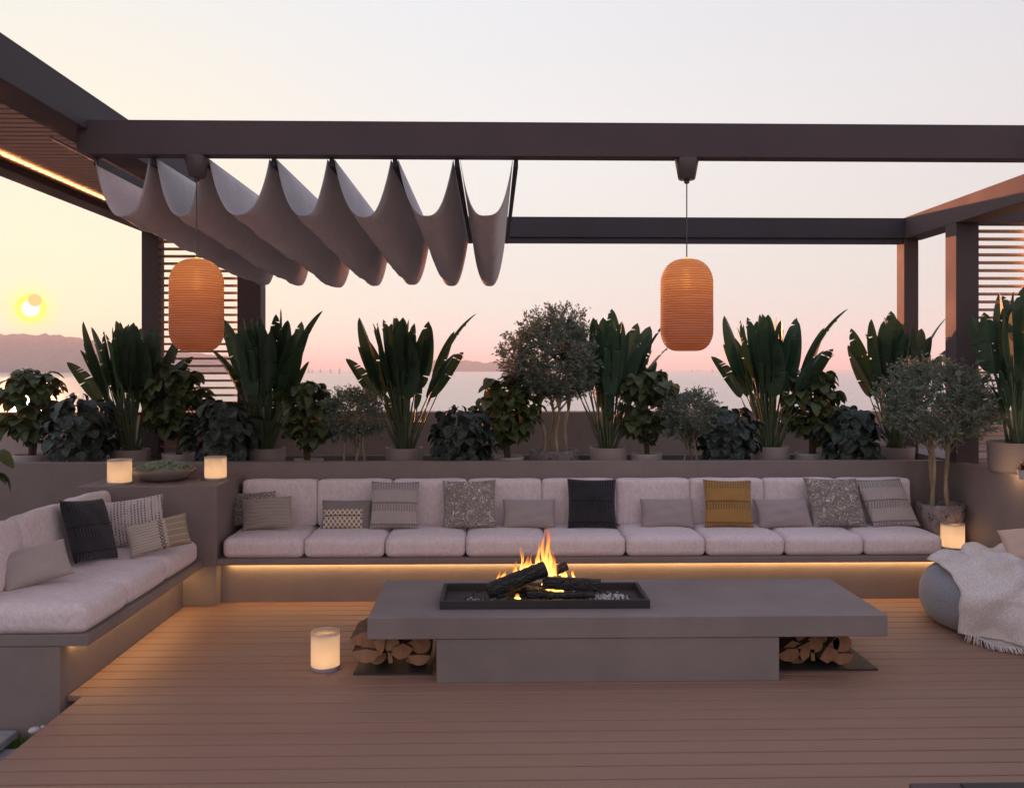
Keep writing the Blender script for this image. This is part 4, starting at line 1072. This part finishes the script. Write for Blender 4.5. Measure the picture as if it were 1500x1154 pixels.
o2 = olive(43, .40, .255, .52, 4, 700, None, spread=.06, lsz=.8, tr_r=.011); put(o2, 'small grey-leaved olive left of the third paddle-leaf plant', GO, (ax(520,7.05), 7.05, FL))
put(o2, 'small grey-leaved olive right of the hanging lantern, beside the dark trailing plant', GO, (ax(1010,7.1), 7.1, FL), 2.0, .98)
o3 = olive(47, .45, .435, .72, 4, 1150, .165, .30, spread=.075, tr_r=.016); put(o3, 'olive tree in a pitted stone pot standing on the right end of the bench', GO, (ax(1379,6.42), 6.44, SZ+.001), .6)
# red plant at the right edge
t = thing('red_spiky_plant', 'small dark red spiky plant at the right edge beside the ribbed pot', 'plant', (ax(1503,5.6), 5.6, .894)); g = MB(); rnd = random.Random(3)
for i in range(90):
    a = rnd.uniform(0,6.28); e = rnd.uniform(-.1,1.2); d = Vector((math.cos(a)*math.cos(e), math.sin(a)*math.cos(e), math.sin(e))); blade(g, Vector((0,0,.06)), d, Vector((0,0,1)), rnd.uniform(.05,.09), .01, .2, rnd, 5, .3, 0)
g.build('foliage', M['red'], t); MB().lathe([(.04,0),(.05,.05),(.045,.06),(0,.055)], 24).build('pot', M['potw'], t, smooth=True, sharp=40)
l = bpy.data.lights.new('planter_spot', 'POINT'); l.energy = .9*K; l.color = (1,.6,.28); l.shadow_soft_size = .02
o = bpy.data.objects.new('planter_spot', l); C.objects.link(o); o.location = (ax(1503,5.5)+.02, 5.74, .93)

# ------------------------------------------------------------------ pouf, throw, pillow
PC = Vector((3.265, 5.45, 0)); PR, PH = .56, .445
def pouf_r(z):
    q = z/PH
    if q > .40: return PR*max(0, 1-((q-.40)/.60)**2.5)**.5
    return PR*max(0, 1-((.40-q)/.62)**2.6)**.5
prf = [(0,0),(.36,.0)]+[(pouf_r(PH*k/30), PH*k/30) for k in range(1,30)]+[(.09,PH*.992),(0,PH*.994)]
o = MB().lathe(prf, 72, wob=lambda a, z: .010*math.sin(3*a+z*6)+.005*math.sin(7*a)).build('pouf', M['pouf'], smooth=True); o.location = PC
tag(o, 'round grey fabric pouf on the deck at the right edge', 'pouf')
def ztop(rho):
    q = min(.9999, rho/PR); return PH*(.40+.60*(1-q*q)**.4)
def throw():
    rnd = random.Random(8); n1, n2 = 120, 96; vs = []; fs = []; LT = 1.36
    for j in range(n2+1):
        pass
    col = []
    for i in range(n1+1): col.append([])
    for j in range(n2+1):
        t = j/n2; lat0 = -.40+.90*t
        # walk along the body: over the top until the rim, then straight down, keeping cloth length
        y = .36-.10*math.sin(t*5+1); x = lat0; z = None; path = []; drop = False; zc = 0
        N_ = 600; ds = LT/N_; sy = 0
        rim = PR*.965
        for k in range(N_+1):
            rho = math.hypot(x, y)
            if not drop:
                z = ztop(rho) if rho < PR else PH*.4
                if rho > rim and y < 0: drop = True; zc = z
            path.append((x, y, z))
            if drop: z = max(.016, z-ds); y -= ds*(.10+.08*math.sin(t*14) if z > .016 else .9); x += ds*(-.12*(1-t)+.05*math.sin(t*14))
            else:
                g = (ztop(math.hypot(x, y-.004))-ztop(rho))/.004 if rho < PR*.99 else -4
                st = ds/math.sqrt(1+g*g); y -= max(st, ds*.12); x -= ds*.14*(1-t)**2
        # stop the cloth at the floor, the right part ends higher
        Lend = N_
        for k, p in enumerate(path):
            if p[2] <= .02: Lend = min(N_, k+8); break
        if t > .45: Lend = int(Lend-(t-.45)*.36/ds)
        for i in range(n1+1):
            k = i/n1*Lend; a = int(k); b = min(N_, a+1); f = k-a
            p = Vector(path[a]).lerp(Vector(path[b]), f); s = i/n1
            amp = .5+.5*math.sin(s*3.1+t*2)
            w = .019*math.sin(t*21+s*7+2*math.sin(s*9))+.015*math.sin(t*11-s*16+3*t*s)+.005*math.sin(s*37+t*13)+.004*math.sin(t*55+s*20)
            w += .035*math.exp(-((t-.30)/.05)**2-((s-.42)/.14)**2)+.03*math.exp(-((t-.52+.2*s)/.04)**2-((s-.5)/.2)**2)+.028*math.exp(-((s-.47-.1*t)/.03)**2)*math.exp(-((t-.45)/.25)**2)
            nr = Vector((p.x, p.y, (p.z-PH*.35)*1.1)); nr.normalize()
            if p.z < .05: nr = Vector((0,-.3,1))
            off = .033+w*(.8+.4*amp)
            p = p+nr*max(.016, off)
            if p.z < .012: p.z = .012
            col[i].append(tuple(p))
    for i in range(n1+1): vs += col[i]
    for i in range(n1):
        for j in range(n2): a = i*(n2+1)+j; fs.append((a, a+1, a+n2+2, a+n2+1))
    mb = MB().add(vs, fs); o = mb.build('throw_blanket', M['throw'], smooth=True); o.location = PC
    m = o.modifiers.new('thickness', 'SOLIDIFY'); m.thickness = .006; m.offset = 1
    tag(o, 'cream woven throw blanket draped over the grey pouf', 'blanket')
    fr = MB()
    for k in range(230):
        t = (k+rnd.random())/230; j = min(n2-1, int(t*n2)); b = Vector(vs[n1*(n2+1)+j]).lerp(Vector(vs[n1*(n2+1)+j+1]), t*n2-j)
        dx = rnd.uniform(-.018,.018); L = rnd.uniform(.05,.085)
        if b.z < .05: pts = [b+Vector((0,0,.002)), b+Vector((dx*.4,-.02,-.002)), Vector((b.x+dx, b.y-L*.75, .006))]
        else: pts = [b, b+Vector((dx*.3,-.006,-L*.5)), b+Vector((dx,-.004,-L))]
        fr.tube(pts, [.0032,.004,.0022], 5)
    fr.build('fringe', M['throw'], o, smooth=True)
throw()
c = at(1497, 852, 5.25); pillow(.34,.25,.13, m_cloth('blush_wool',(.62,.44,.35),'plain'), 'blush beige pillow resting on the blanket of the pouf', (c.x+.10, 5.30, .41), (R(-38),R(-6),R(-6)), seed=77)
# dark tray table corner at the bottom right
r = thing('low_table', 'corner of a low dark table at the bottom right edge', 'table', (1.9,2.6,0))
tz = .25; cc = at(1331,1147,0) if False else None
ytab = (EYE-tz)*F/(1152-540)
MB().box(ax(1331,ytab)-1.9, 1.0, -1.2, ytab-2.6, tz-.035, tz, bev=.003).build('table_top', M['beam'], r)
MB().box(ax(1402,ytab)-1.9, .95, -1.15, ytab-2.6-.02, tz+.001, tz+.006).build('inlay', M['tray'], r)
for sx, sy in ((-.42,.2),(.9,.2),(-.42,-1.1),(.9,-1.1)): MB().box(sx, sx+.04, sy, sy+.04, 0, tz-.036).build('leg', M['beam'], r)

S.render.engine = 'CYCLES'; S.cycles.max_bounces = 8; S.cycles.transparent_max_bounces = 16; S.cycles.volume_bounces = 1
S.cycles.use_denoising = True; S.cycles.caustics_reflective = False; S.cycles.caustics_refractive = False; S.cycles.sample_clamp_indirect = 4.0
